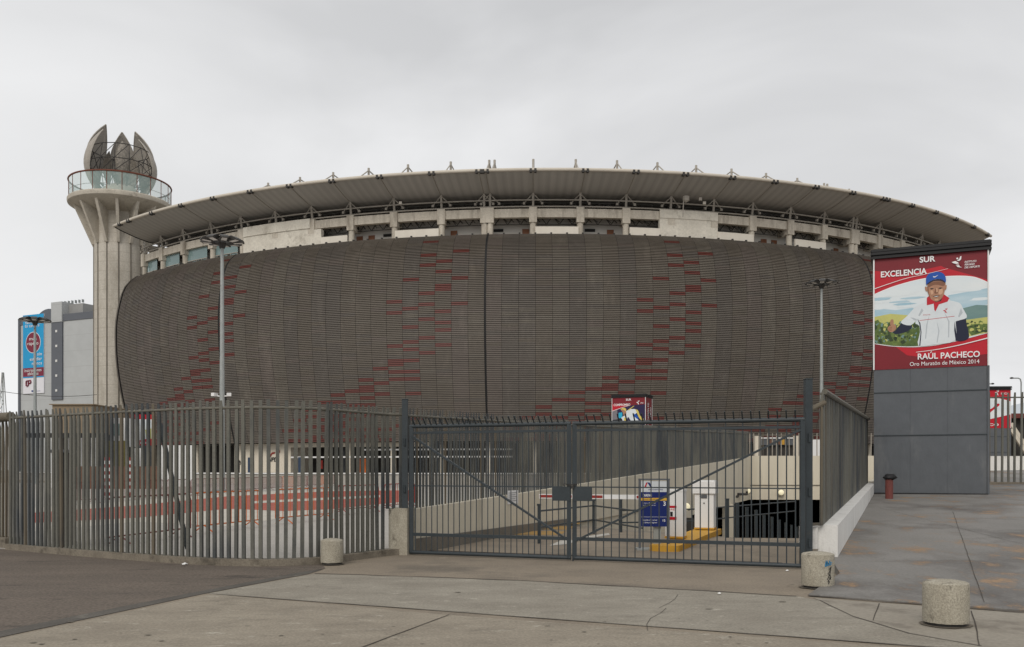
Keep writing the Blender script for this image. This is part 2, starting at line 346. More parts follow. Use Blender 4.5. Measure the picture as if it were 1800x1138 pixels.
# joints
mb = MB()
def joint(a, b, w=.03, z=.009, zf=None, wob=0.0):
    a, b = Vector(a), Vector(b); n = max(1, int((b - a).length / .35)); d = (b - a).normalized(); s_ = Vector((-d.y, d.x)); L_ = []; R_ = []
    for i in range(n + 1):
        p = a + (b - a) * i / n + s_ * random.uniform(-1, 1) * (wob or .006); ww = w * random.uniform(.6, 1.3) / 2
        zz = (zf(p.x, p.y) if zf else 0) + z
        L_.append((*(p + s_ * ww), zz)); R_.append((*(p - s_ * ww), zz))
    for i in range(n): mb.poly([L_[i], R_[i], R_[i + 1], L_[i + 1]])
joint(J0, J3, .02); joint(J1, K2, .016)
for a, b in (((-3.1, 14.35), G(910, 1021)), (G(910, 1021), G(1400, 1049))): joint(a, b, .05, .009, None, .025)
cv = [G(*p) for p in ((1440, 1056), (1500, 1085), (1600, 1115), (1725, 1137))]
for a, b in zip(cv, cv[1:]): joint(a, b, .014)
joint(G(1545, 1062), G(1535, 1092), .012); joint(G(1708, 1075), G(1722, 1136), .014)
joint(G(1190, 1046), G(1165, 1070), .006, .009, None, .05); joint(G(1165, 1070), G(1130, 1110), .006, .009, None, .05)
joint(P0 + Vector((0, -.03)), Vector(G(1800, 1078)), .05, .011, None, .02); joint(Vector(G(1800, 1078)), (24, -1.0), .08, .011)
def GP(px, py):
    z = .1
    for _ in range(40): x, y = G(px, py, z); z = .5 * z + .5 * plz(x, y)
    return (x, y)
for a, b in (((1545, 893), (1800, 958)), ((1675, 900), (1730, 1060)), ((1580, 905), (1800, 898)), ((1500, 988), (1800, 985)), ((1690, 948), (1800, 944))):
    joint(GP(*a), GP(*b), .010, .008, plz)
kind(mb.build('pavement_joint', M['joint']), 'structure')
mb = MB(); rr = random.Random(21)
for _ in range(70):
    px, py = rr.uniform(-60, 1420), rr.uniform(1010, 1136); x, y = G(px, py); r = rr.choice((.008, .01, .013, .02)) * rr.uniform(.6, 1.3); e = rr.uniform(1, 2.6)
    mb.poly([(x + r * e * cos(t) * rr.uniform(.7, 1.2), y + r * sin(t) * rr.uniform(.7, 1.3), .0105) for t in [2 * pi * i / 9 for i in range(9)]])
kind(mb.build('pavement_stain_and_shade', mat('old_gum_stain', (.13, .115, .092), (.19, .168, .135), 9, .95)), 'structure')
# ramp floor
mb = MB()
mb.add([(1.3, 27.2, .0), (3.2, 23.7, -.02), (5.0, 21.85, -.02), (8.15, 21.5, -.02), (21, 50, -2.75), (9.6, 48, -2.75), (30.5, 71.6, -4.6), (17.5, 71.6, -4.6), (40, 96, -4.6), (18, 96, -4.6)],
       [(0, 1, 4, 5), (1, 2, 4), (2, 3, 4), (5, 4, 6, 7), (7, 6, 8, 9)])
kind(mb.build('ramp_floor', M['rampfloor']), 'structure')
# ------------------------------------------------------------------ STADIUM
st = thing('stadium', 'round stadium with bulging grey slatted facade flecked red under a flaring roof', 'stadium', (SX, SY, 0))
PH0, PH1 = -44.4, 49.0
prof_z = [28.5, 27.6, 26.3, 24.0, 20.4, 15.0, 9.2, 3.4]
prof_r = [85.6, 86.7, 87.6, 88.3, 88.8, 88.6, 87.6, 86.0]
PP = spline([(r, z, 0) for r, z in zip(prof_r, prof_z)], 24); PP = [(p.x, p.y) for p in PP]
cum = [0]
for a, b in zip(PP, PP[1:]): cum.append(cum[-1] + hypot(b[0] - a[0], b[1] - a[1]))
def prof(t, off=0.0):
    s_ = t * cum[-1]; i = 0
    while i < len(cum) - 2 and cum[i + 1] < s_: i += 1
    f = (s_ - cum[i]) / (cum[i + 1] - cum[i]); a, b = PP[i], PP[i + 1]
    tx, tz = b[0] - a[0], b[1] - a[1]; l = hypot(tx, tz); nx, nz = -tz / l, tx / l
    return (a[0] + tx * f + nx * off, a[1] + tz * f + nz * off)
def colphi(i): return -5.03 + 1.29 * i - (.35 if i <= -18 else 0)
ROWS = 60
REDS = {-2: [28, 31], -1: [25, 28, 31], 0: [22, 24, 27, 30, 31], 1: [20, 25, 27, 28, 31], 2: [18, 20, 24, 26, 27, 29, 31], 3: [17, 21, 23, 25, 28, 31], 4: [14, 16, 17, 19, 21, 24, 28, 30],
        5: [11, 15, 18, 28, 31], 6: [-7, -4, 5, 9, 10, 12, 14, 27], 7: [-13, -5, 0, 4, 6, 9, 12, 14, 18, 25], 8: [-25, -20, -17, -9, -6, -2, 3, 7],
        9: [-18, -15, -11, -10, -4, -1, 1, 5], 10: [-21, -13, -6]}
red = set()
for base in (-27, -12, 3, 18, 33, 48, -42):
    for c, rs in REDS.items():
        for r in rs: red.add((base + c, r + 28))
mb = MB(); rnd = random.Random(3)
i0, i1 = -30, 41
for i in range(i0, i1):
    a, b = colphi(i), colphi(i + 1)
    if i == -19: b = colphi(-18) - .02
    a += .010; b -= .010
    if i == 0 or i == 26 or i == -18: a += .09
    if i == -1 or i == 25 or i == -19: b -= .05
    if b < PH0: continue
    a = max(a, PH0); tone = rnd.choice((0, 0, 1, 2, 3))
    for j in range(ROWS):
        mi = 4 if (i, j) in red else (tone if rnd.random() < .8 else rnd.randrange(4)); jit = rnd.uniform(-.012, .012)
        for k in range(2):
            t0 = (j + k * .5 + .02) / ROWS; t1 = (j + k * .5 + .375) / ROWS
            q0 = prof(t0, .02 + jit); q1 = prof(t1, .075 + jit); q2 = prof(t1 + .0008, .0)
            mb.add([P(a, *q0), P(b, *q0), P(b, *q1), P(a, *q1), P(b, *q2), P(a, *q2)], [(0, 3, 2, 1), (3, 5, 4, 2)], mi)
mb.build('facade_cladding', [M['slat0'], M['slat1'], M['slat2'], M['slat3'], M['slatred']], st)
mb = MB(); mb.ring([prof(t / 40, -.07) for t in range(41)], frange(PH0 + .05, PH1, 1.0)); mb.build('facade_backing', M['dark'], st, smooth=True)
for i, w in ((0, .1), (26, .09), (-18, .1)):
    c = colphi(i) + (.02 if i >= 0 else -.02); mb = MB()
    mb.ring([prof(t / 40, .035) for t in range(41)], [c - w * .9, c + w]); mb.build('expansion_joint', M['seam'], st)
# cut ends of the facade
mb = MB(); mb.poly([P(PH1, *prof(t / 30, .02)) for t in range(31)] + [P(PH1, r, z) for r, z in ((83, 3.4), (83, 28.3))]); mb.build('facade_end_panel', M['dark'], st)
mb = MB()
for ph in (PH0 + .1, PH1 - .1): mb.poly([P(ph, 84, -EYE), P(ph, 84, 33.4), P(ph, 60, 33.4), P(ph, 60, -EYE)])
mb.ring([(60, -EYE), (60, 33.4)], frange(PH0, PH1, 3)); mb.build('stand_end_wall', M['concrete'], st)
mb = MB(); pts = [P(PH0, *prof(t / 30, .02)) for t in range(31)] + [P(PH0, r, z) for r, z in ((83, 3.4), (83, 28.3))]
mb.poly(pts); mb.build('facade_end_panel', M['dark'], st)
mb = MB()
for t in range(20):
    q0, q1 = prof(t / 20, .09), prof((t + 1) / 20, .09); mb.bar(P(PH0 - .03, *q0), P(PH0 - .03, *q1), .16, .12)
mb.build('facade_end_trim', M['slat2'], st)
# coping clips on the facade's top edge
for i in range(-30, 42):
    mb = MB(); mb.obox(P(colphi(i), 85.3, 28.45), .22, .22, .28, radians(colphi(i))); mb.build('coping_clip', M['bracketdark'], st)
# base storey
BR = 84.6; ZT = 1.2 - EYE; ZB = 3.35
mb = MB(); mb.ring([(97.5, -EYE - .05), (97.5, ZT), (80, ZT)], frange(-60, 60, 1.5)); mb.build('terrace', M['plaza'], st)
mb = MB(); mb.ring([(97.65, ZT - .1), (97.65, ZT + .03), (97.2, ZT + .03)], frange(-60, 60, 1.5)); mb.build('terrace_edge', M['white'], st)
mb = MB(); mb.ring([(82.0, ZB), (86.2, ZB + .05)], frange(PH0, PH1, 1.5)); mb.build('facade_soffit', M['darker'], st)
pA, pB = phi_of(412, BR), phi_of(511, BR)
mb = MB(); mb.ring([(BR, ZT), (BR, ZB)], frange(pA, pB, 1.0)); mb.ring([(BR, ZB - .55), (BR, ZB)], frange(pB, phi_of(760, BR), 1.0), 0)
mb.build('ground_floor_wall', M['cream'], st, smooth=True)
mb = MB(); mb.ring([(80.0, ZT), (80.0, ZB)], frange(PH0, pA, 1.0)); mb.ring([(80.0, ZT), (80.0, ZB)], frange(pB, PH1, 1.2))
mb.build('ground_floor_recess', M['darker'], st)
for px in (612, 690, 775, 860, 940, 1020, 1100, 1180, 1260, 1333, 1398, 1460, 1530, 220, 260, 300, 345):
    ph = phi_of(px, BR); mb = MB(); mb.obox(P(ph, BR - .3, ZT), .55, .55, ZB - ZT + .02, radians(ph)); mb.build('ground_floor_column', M['cream'], st)
for z0 in (790, 803):
    zz = (HOR - z0) / FPX * 111.5; a = 640 if z0 == 790 else 511
    mb = MB(); mb.ring([(BR - .1, zz - .1), (BR - .02, zz - .1), (BR - .02, zz + .1), (BR - .1, zz + .1)], frange(phi_of(a, BR), phi_of(900, BR), 1.0), closed=True); mb.build('white_beam', M['white'], st)
for px in (440, 529):
    ph = phi_of(px, BR); mb = MB(); mb.obox(P(ph, BR + .02, ZT), .75, .12, 2.0, radians(ph)); mb.build('door', mat('blue_door', (.03, .05, .09), rough=.5), st)
for px0, m_ in ((552, 'redpaint'), (624, 'orange'), (634, 'orange')):
    ph = phi_of(px0, BR); mb = MB(); mb.obox(P(ph, BR - 1.5, ZT + (.5 if m_ == 'redpaint' else 0)), .7, .15, 1.1 if m_ == 'redpaint' else 1.8, radians(ph)); mb.build('doorway_panel', M[m_], st)
for k in range(8):
    ph = phi_of(568 + k * 17, 81); mb = MB(); mb.obox(P(ph, 80.5, ZT), .18, .2, 3.2, radians(ph)); mb.build('glazing_mullion', M['metalgrey'], st)
# painted sports-institute mark on the base wall
ph = phi_of(482, BR); o_ = Vector(P(ph, BR, 0)); a = radians(ph)
fr = Frame((o_.x, o_.y, EYE + 1.1), (cos(a), sin(a), 0), (sin(a), -cos(a), 0)); mb = MB()
fr.poly(mb, [(-.75, .55), (-.35, 1.1), (.25, 1.15), (.05, .9), (-.3, .85), (-.55, .5)], .06, 0); fr.poly(mb, [(.35, .9), (.9, 1.5), (1.0, 1.1), (.65, .8)], .06, 0)
fr.text(mb, "IPD", -.6, -.1, .06, 1, width=1.2, cap=.55, bold=.02, shear=.3); mb.build('wall_emblem', [M['redpaint'], M['black']], st)
# upper gallery: ring beam, columns, parapets, back wall
CR = 85.0
cpx = [246, 278, 317, 366, 419, 480, 544, 613, 690, 774, 850, 860.5, 937, 1021, 1102.5, 1182, 1258, 1327, 1394, 1454, 1505, 1511, 1552, 1592, 1626]
cph = [phi_of(p, 85.3) for p in cpx] + [43.6, 47.4]
GA, GB = PH0 - .3, 49.2
mb = MB(); mb.ring([(84.75, 30.75), (84.75, 31.8), (84.1, 31.8), (84.1, 30.75)], frange(GA, GB, .97), closed=True); mb.build('ring_beam', M['concrete'], st)
for ph in cph:
    mb = MB(); mb.obox(P(ph, 84.55, 30.1), .95 if ph not in (0,) else .9, .85, 1.85, radians(ph)); c = mb.build('column', M['concrete'], st)
    mb = MB(); x, y, z = P(ph, 84.5, 27.9); mb.lathe([(.38, z), (.38, z + 2.3)], (x, y), 14); mb.build('column_shaft', M['concrete'], c, auto=40)
mb = MB(); mb.ring([(82.4, 27.8), (82.4, 31.9)], frange(GA, GB, 1.3)); mb.build('gallery_back_wall', M['backwall'], st)
mb = MB(); mb.ring([(85.2, 27.75), (78.4, 27.75)], frange(GA, GB, 1.3)); mb.build('gallery_floor', M['concrete'], st)
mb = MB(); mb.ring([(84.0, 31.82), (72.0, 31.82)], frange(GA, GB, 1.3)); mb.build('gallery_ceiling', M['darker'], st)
for ph in cph:
    mb = MB(); mb.bar(P(ph, 84.0, 30.5), P(ph, 82.5, 30.7), .45, .9); mb.build('gallery_beam', M['concrete'], st)
rnd = random.Random(11)
mb = MB(); fr_ = frange(GA, GB, .55)
for i in range(len(fr_) - 1):
    a, b = fr_[i], fr_[i + 1]; mb.bar(P(a, 83.3, 30.25 if i % 2 else 31.3), P(b, 83.3, 31.3 if i % 2 else 30.25), .1)
    if rnd.random() < .7: mb.bar(P(a, 82.7, 31.4), P(b, 83.5, 30.5), .09)
mb.ring([(83.25, 30.2), (83.35, 30.2), (83.35, 30.3), (83.25, 30.3)], frange(GA, GB, 1), closed=True)
mb.ring([(83.25, 31.25), (83.35, 31.25), (83.35, 31.35), (83.25, 31.35)], frange(GA, GB, 1), closed=True)
mb.build('gallery_truss', M['truss'], st)
mb = MB(); mb.ring([(84.2, 28.75), (84.25, 28.75), (84.25, 28.83), (84.2, 28.83)], frange(-20, GB, 1), closed=True); mb.build('gallery_handrail', M['door'], st)
for a, b, zt in ((564, 610, 29.5), (694, 771, 29.6), (941, 1017, 29.55), (1107, 1160, 29.6), (1262, 1325, 29.6), (1398, 1452, 29.6)):
    mb = MB(); mb.ring([(85.0, 27.9), (85.0, zt), (84.75, zt), (84.75, 27.9)], frange(phi_of(a, 85), phi_of(b, 85), .6), closed=True); mb.build('gallery_parapet', M['parapet'], st)
for a, b, z0, z1 in ((1160, 1262, 27.9, 30.9), (432, 546, 27.9, 31.0), (427, 441, 27.9, 31.9), (546, 564, 27.9, 30.6)):
    mb = MB(); mb.ring([(84.95, z0), (84.95, z1), (84.3, z1), (84.3, z0)], frange(phi_of(a, 85), phi_of(b, 85), .6), closed=True); mb.build('gallery_infill_wall', M['plaster'], st)
mb = MB(); mb.ring([(85.1, 30.8), (85.1, 32.05), (84.76, 32.05), (84.76, 30.8)], frange(phi_of(428, 85), phi_of(545, 85), .6), closed=True); mb.build('plastered_beam_face', M['plaster'], st); mb = MB()
mb.ring([(85.05, 30.9), (85.05, 31.95), (84.77, 31.95), (84.77, 30.9)], frange(phi_of(1160, 85), phi_of(1262, 85), .6), closed=True); mb.build('plastered_beam_face', M['plaster'], st)
for px in (632, 653, 798, 924, 1073, 1343, 1361, 1470):
    ph = phi_of(px, 82.5); mb = MB(); mb.obox(P(ph, 82.45, 27.8), .85 if px != 1000 else 1, .1, 2.1, radians(ph)); mb.build('gallery_door', M['door'], st)
for px in (880, 1030, 700, 1290):
    ph = phi_of(px, 79); mb = MB(); mb.obox(P(ph, 82.45, 29.6), 1.3, .1, .35, radians(ph)); mb.build('vent_slot', M['dark'], st)
for a, b in ((250, 274), (281, 313), (320, 362), (369, 416)):
    mb = MB(); mb.ring([(84.3, 27.9), (84.3, 30.75)], frange(phi_of(a, 84.5), phi_of(b, 84.5), .8)); w = mb.build('gallery_window', M['winglass'], st, smooth=True)
    mb = MB(); fp = frange(phi_of(a, 84.5), phi_of(b, 84.5), .8)
    for q in fp: mb.bar(P(q, 84.36, 27.9), P(q, 84.36, 29.2), .07)
    mb.ring([(84.33, 29.1), (84.42, 29.1), (84.42, 29.2), (84.33, 29.2)], fp, closed=True); mb.build('window_frame', M['petaledge'], w)
# lattice rail above the ring beam
for zz in (31.95, 32.75):
    mb = MB(); mb.ring([(84.75, zz), (84.9, zz), (84.9, zz + .15), (84.75, zz + .15)], frange(GA, GB, .97), closed=True); mb.build('edge_rail', M['steelpaint'], st)
bays = sorted(cph)
for a, b in zip(bays, bays[1:]):
    if b - a < 1: continue
    mb = MB(); fr_ = frange(a, b, .42)
    mb.bar(P(a, 83.5, 31.98), P(b, 83.5, 31.98), .08); mb.bar(P(a, 83.5, 32.85), P(b, 83.5, 32.85), .08)
    for i in range(len(fr_) - 1):
        if rnd.random() < .8: mb.bar(P(fr_[i], 83.5, 32.0 if i % 2 else 32.82), P(fr_[i + 1], 83.5, 32.82 if i % 2 else 32.0), .08)
    for i in range(3):
        q = rnd.uniform(a, b); mb.bar(P(q, 83.5, 31.98), P(q + rnd.uniform(-.5, .5), rnd.uniform(79, 82.5), 33.3), .1)
    mb.build('edge_lattice', M['truss'], st)
# roof canopy: soffit, skin, edge tube
ZL = 34.95; RL = 89.6
R0, R1 = -43.6, 48.6
m = mat('ribbed_roof_soffit', (.415, .395, .365), (.37, .352, .325), .12, .75); M['soffit'] = m
N, L = m.node_tree.nodes, m.node_tree.links; pb = N['Principled BSDF']
g = N.new('ShaderNodeNewGeometry'); s3 = N.new('ShaderNodeSeparateXYZ'); L.new(g.outputs['Position'], s3.inputs[0])
def nm(op, a, b=None):
    n = N.new('ShaderNodeMath'); n.operation = op
    for i, x in enumerate((a, b)):
        if x is None: continue
        if isinstance(x, (int, float)): n.inputs[i].default_value = x
        else: L.new(x, n.inputs[i])
    return n.outputs[0]
ang = nm('ARCTAN2', nm('SUBTRACT', s3.outputs[0], SX), nm('SUBTRACT', SY, s3.outputs[1]))
wv = nm('SINE', nm('MULTIPLY', ang, 520.0)); nz_ = N.new('ShaderNodeTexNoise'); nz_.noise_dimensions = '1D'; L.new(nm('MULTIPLY', ang, 260.0), nz_.inputs['W']); nz_.inputs['Scale'].default_value = 1.0
fac = nm('ADD', nm('MULTIPLY', wv, .07), nm('ADD', nm('MULTIPLY', nz_.outputs[0], .2), .9))
old = pb.inputs['Base Color'].links[0].from_socket
v = N.new('ShaderNodeVectorMath'); v.operation = 'SCALE'; L.new(old, v.inputs[0]); L.new(fac, v.inputs['Scale']); L.new(v.outputs[0], pb.inputs['Base Color'])
soff = [(70, 33.6), (76, 33.45), (81, 33.45), (84, 33.55), (86, 33.85), (87.6, 34.25), (88.8, 34.6), (RL, ZL - .05)]
sof = [(p.x, p.y) for p in spline([(r, z, 0) for r, z in soff], 4)]
mb = MB(); ph_ = frange(R0, R1, .645); mb.ring(sof, ph_); rc = mb.build('roof_canopy', M['soffit'], st, smooth=True)
mb = MB(); mb.ring([(RL, ZL + .08), (86, 35.4), (80, 35.7), (70, 36.0)], ph_); mb.ring([(70, 36.0), (70, 33.6)], ph_); mb.build('roof_skin', M['steelpaint'], st, smooth=True)
mb = MB(); pts = [P(R0, r, z) for r, z in sof] + [P(R0, r, z) for r, z in ((RL, ZL + .08), (86, 35.4), (80, 35.7), (70, 36.0))]
mb.poly(pts); mb.tube([P(R0, r, z) for r, z in sof], .12, 6); mb.build('roof_end_trim', M['bracketdark'], st)
mb = MB(); mb.tube([P(q, RL + .05, ZL) for q in ph_], .2, 10); mb.build('roof_edge_tube', M['lipwhite'], st, smooth=True)
rph = sorted(set([round(q, 2) for q in cph if q > R0 + .5] + [-42.3])); done = []
for ph in rph:
    double = abs(ph + 5.16) < .4 or abs(ph - 29.1) < .4
    mb = MB()
    for s_ in (-.17, .17):
        x = P(ph + s_, RL + .05, ZL); mb.obox((x[0], x[1], x[2] - .33), .26, .45, .42, radians(ph))
    mb.bar(P(ph - .3, RL + .2, ZL - .2), P(ph + .3, RL + .2, ZL - .2), .1); mb.build('roof_bracket', M['bracketdark'], st)
    if abs(ph) < 33:
        mb = MB()
        for i in range(len(sof) - 1):
            if sof[i][0] > 83: mb.bar(P(ph, sof[i][0], sof[i][1] - .03), P(ph, sof[i + 1][0], sof[i + 1][1] - .03), .07, .05)
        mb.build('soffit_seam', M['steelpaint'], st)
for ph in cph:
    # strut below the canopy: post with two diagonal braces
    mb = MB(); mb.bar(P(ph, 84.6, 31.9), P(ph, 84.9, 33.75), .26, .3)
    for s_ in (-1, 1):
        mb.tube([P(ph, 84.95, 33.6), P(ph + s_ * .75, 84.6, 32.5)], .07, 6); x = P(ph + s_ * .75, 84.6, 32.4); mb.obox((x[0], x[1], x[2] - .08), .28, .28, .3, radians(ph))
    mb.build('roof_strut', M['steelpaint'], st)
for ph in cph:
    if ph > 33 or ph < -32: continue
    q = ph * .985; mb = MB(); mb.tube([P(q, 80.4, 35.3), P(q, 80.4, 39.3)], .15, 8)
    mb.tube([P(q, 80.4, 39.0), P(q, 86.3, 35.2)], .08, 6); mb.tube([P(q, 80.4, 39.0), P(q, 73.5, 38.4), P(q, 72, 36.0)], .08, 6)
    mb.build('roof_mast', M['petaledge'], st)
# cameras and boxes fixed below the canopy
for px, py in ((1231, 350), (1238, 357), (704, 357)):
    p = W3(px, py, 111); mb = MB(); mb.obox((p.x, p.y, p.z - .2), .34, .3, .34); mb.build('service_box', M['petaledge'], st)
mb = MB(); p = W3(1206, 350, 111); mb.lathe([(.05, p.z - .45), (.4, p.z - .2), (.42, p.z + .3), (.05, p.z + .4)], (p.x, p.y), 12); mb.tube([(p.x - .4, p.y, p.z - 2.2), (p.x - .3, p.y, p.z + .2)], .06, 6); mb.build('dish_antenna', M['petaledge'], st)
# return walls closing the ground floor recess
for px in (412, 511):
    ph = phi_of(px, BR); mb = MB(); mb.poly([P(ph, BR, ZT), P(ph, BR, ZB), P(ph, 79.9, ZB), P(ph, 79.9, ZT)]); mb.build('return_wall', M['cream'], st)
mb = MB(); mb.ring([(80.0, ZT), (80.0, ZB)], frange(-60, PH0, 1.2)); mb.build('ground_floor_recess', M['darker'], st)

# ------------------------------------------------------------------ OBSERVATION TOWER
TX, TY = -61.2, 142.4
tw = thing('observation_tower', 'round concrete tower carrying a glazed deck topped by bronze flame petals', 'tower', (TX, TY, 0))
mb = MB(); mb.lathe([(3.85, -2), (3.85, 43.0)], (TX, TY), 56); mb.build('shaft', M['tower'], tw, auto=50)
for k in range(14):
    a = 2 * pi * k / 14 + .1; mb = MB(); mb.tube([(TX + 3.86 * cos(a), TY + 3.86 * sin(a), 0), (TX + 3.86 * cos(a), TY + 3.86 * sin(a), 36.5)], .11, 6); mb.build('shaft_rib', M['skirting'], tw)
mb = MB(); mb.lathe([(3.8, 40.0), (7.0, 41.15), (7.55, 41.5), (7.62, 41.75), (7.62, 42.05), (7.5, 42.2), (0.2, 42.2)], (TX, TY), 72); mb.build('deck_slab', M['towerplain'], tw, auto=30)
for k in range(14):
    a = 2 * pi * k / 14 + .1; ca, sa = cos(a), sin(a); t = .21; mb = MB()
    pr = [(3.75, 35.2), (4.15, 35.2), (6.9, 41.3), (6.9, 41.45), (3.75, 40.3)]
    A = [(TX + r * ca - t * sa, TY + r * sa + t * ca, z) for r, z in pr]; B = [(TX + r * ca + t * sa, TY + r * sa - t * ca, z) for r, z in pr]
    mb.add(A + B, [tuple(range(5)), tuple(range(9, 4, -1))] + [(i, 5 + i, 5 + (i + 1) % 5, (i + 1) % 5) for i in range(5)]); mb.build('bracket', M['towerplain'], tw)
NP = 22
for k in range(NP):
    a0, a1 = 2 * pi * k / NP, 2 * pi * (k + 1) / NP; mb = MB()
    v = [(TX + 7.4 * cos(a0 + (a1 - a0) * i / 4), TY + 7.4 * sin(a0 + (a1 - a0) * i / 4)) for i in range(5)]
    for p, q in zip(v, v[1:]): mb.poly([(*p, 42.25), (*q, 42.25), (*q, 44.9), (*p, 44.9)])
    mb.build('glass_panel', M['glass'], tw, smooth=True)
    mb = MB(); mb.tube([(*v[0], 42.1), (*v[0], 44.95)], .055, 6); mb.build('balustrade_post', M['rust'], tw)
circ = lambda r, z, n=66: [(TX + r * cos(2 * pi * i / n), TY + r * sin(2 * pi * i / n), z) for i in range(n + 1)]
mb = MB(); mb.tube(circ(7.42, 45.0), .13, 8); mb.build('handrail', M['rust'], tw)
mb = MB(); mb.tube(circ(7.36, 43.1), .035, 6); mb.build('mid_rail', M['rust'], tw)
mb = MB(); mb.lathe([(2.7, 42.2), (2.7, 44.0), (2.2, 44.6), (.2, 44.6)], (TX, TY), 24); mb.build('flame_base', M['towerplain'], tw, auto=30)
def petal(az, zb, zt, rb, rm, rt, hw, name, m, inner=False):
    """az measured from the camera side, + to the right"""
    base = atan2(-TY, -TX); a = base + radians(az)
    ca, sa = cos(a), sin(a); n, k = 16, 7; vs = []; mb = MB()
    for i in range(n + 1):
        t = i / n; z = zb + (zt - zb) * t
        r = (1 - t) ** 2 * rb + 2 * t * (1 - t) * rm + t * t * rt
        w = hw * (sin(pi * (t * .96 + .04) ** 1.45) ** .95 if t < 1 else 0) + .02
        for j in range(k):
            s_ = -1 + 2 * j / (k - 1); off = -.35 * hw * (s_ * s_) * (w / hw)
            vs.append((TX + (r + off) * ca - s_ * w * sa, TY + (r + off) * sa + s_ * w * ca, z))
    fs = [(i * k + j, i * k + j + 1, (i + 1) * k + j + 1, (i + 1) * k + j) for i in range(n) for j in range(k - 1)]
    mb.add(vs, fs); o = mb.build(name, M[m], tw, smooth=True)
    sm = o.modifiers.new('thickness', 'SOLIDIFY'); sm.thickness = .1; sm.offset = 0
    if not inner:
        mb = MB(); mb.tube([vs[i * k] for i in range(n + 1)], .085, 5); mb.tube([vs[i * k + k - 1] for i in range(n + 1)], .085, 5)
        mb.tube([vs[i * k + k // 2] for i in range(n + 1)], .05, 5); mb.build('petal_rim', M['petaledge'], o)
    return o
for az, zt, hw in ((-124, 54.7, 2.25), (176, 54.2, 1.85), (126, 54.2, 2.25), (-78, 53.2, 1.7), (84, 52.4, 1.7)): petal(az, 43.2, zt, 3.3, 7.6, 2.6, hw, 'petal', 'petal')
for az, zt, hw in ((-132, 50.6, .9), (6, 51.2, 1.05), (134, 50.4, .95)): petal(az, 44.0, zt, 1.8, 3.9, 2.2, hw, 'inner_petal', 'petalmesh', True)
mb = MB()
for z, r in ((46.0, 4.6), (47.8, 4.9), (50.2, 4.3)): mb.tube(circ(r, z, 14), .07, 5)
for i in range(14):
    for (z0, r0), (z1, r1) in (((44.2, 2.8), (46, 4.6)), ((46, 4.6), (47.8, 4.9)), ((47.8, 4.9), (50.2, 4.3))):
        for d in (0, 1):
            a, b = 2 * pi * i / 14, 2 * pi * (i + d) / 14; mb.tube([(TX + r0 * cos(a), TY + r0 * sin(a), z0), (TX + r1 * cos(b), TY + r1 * sin(b), z1)], .055, 5)
mb.build('petal_lattice', M['bracketdark'], tw)
tw.location.z = 1.05

# ------------------------------------------------------------------ OFFICE BUILDING + banner
M['officewall'] = mat('pale_grey_wall', (.46, .475, .475), (.42, .435, .437), .15, .9, fine=.05, fine_scale=.6, bands=(3.1, .12, (.40, .41, .41)))
M['officedark'] = mat('slate_band', (.13, .14, .16), (.12, .13, .148), .3, .8)
OA = W3(33.5, 560, 185); OB = W3(330, 520, 166)
d = Vector((OB.x - OA.x, OB.y - OA.y)).normalized(); nrm = Vector((d.y, -d.x))
ob = thing('office_building', 'plain pale grey block with a slate stair stripe behind the tower', 'building', (OA.x, OA.y, 0))
def ow(px):   # plan point on the facade line at an image column
    k = (px - 900) / FPX; t = (k * OA.y - OA.x) / (d.x - k * d.y); return Vector((OA.x + d.x * t, OA.y + d.y * t))
def oz(px, py): return EYE + (HOR - py) / FPX * ow(px).y
HT = oz(60, 558); e = ow(330)
mb = MB(); bk = -nrm * 40
mb.prism([(OA.x, OA.y), tuple(e), tuple(e + bk), (OA.x + bk.x, OA.y + bk.y)], 0, HT - 1.35); mb.build('wall', M['officewall'], ob)
mb = MB(); q = .03
mb.prism([(OA.x + nrm.x * .15, OA.y + nrm.y * .15), tuple(e + nrm * .15), tuple(e + bk), (OA.x + bk.x, OA.y + bk.y)], HT - 1.35, HT); mb.build('parapet', M['officedark'], ob)
def opanel(px0, px1, z0, z1, off, m, name, parent=ob, thick=.3):
    a, b = ow(px0), ow(px1); mb = MB(); mb.prism([tuple(a + nrm * off), tuple(b + nrm * off), tuple(b - nrm * thick), tuple(a - nrm * thick)], z0, z1); return mb.build(name, m, parent)
sp_ = opanel(92.5, 111.5, oz(100, 703), oz(100, 567), .3, M['officedark'], 'stair_stripe')
for py in (583, 609, 635, 661, 687): opanel(100.3, 103.3, oz(100, py + 2), oz(100, py - 2), .4, M['lens'], 'window', sp_)
opanel(33.5, 36.5, 0, HT - .3, .25, M['officedark'], 'corner_trim')
opanel(93, 111.8, oz(100, 567), oz(100, 532), .42, M['officewall'], 'stair_head', thick=6)
opanel(111.8, 136.5, HT - .5, oz(120, 533), -1.2, mat('roof_plant_grey', (.33, .33, .32), (.25, .25, .245), .4), 'roof_plant_room', thick=7)
for k in range(7): opanel(95 + k * 6.2, 95.5 + k * 6.2, oz(100, 533), oz(100, 527.5), -1.5, M['galv'], 'roof_railing_post', thick=2)
mb = MB(); a = ow(62) - nrm * 3; r = 4.6
mb.add([(a.x + d.x * r * cos(t) - nrm.x * o2, a.y + d.y * r * cos(t) - nrm.y * o2, HT - 2.2 + r * .95 * sin(t)) for o2 in (0, 8) for t in [pi * i / 16 for i in range(17)]],
       [tuple(range(17)), tuple(range(33, 16, -1))] + [(i, i + 17, i + 18, i + 1) for i in range(16)]); mb.build('barrel_roof', M['officedark'], ob)
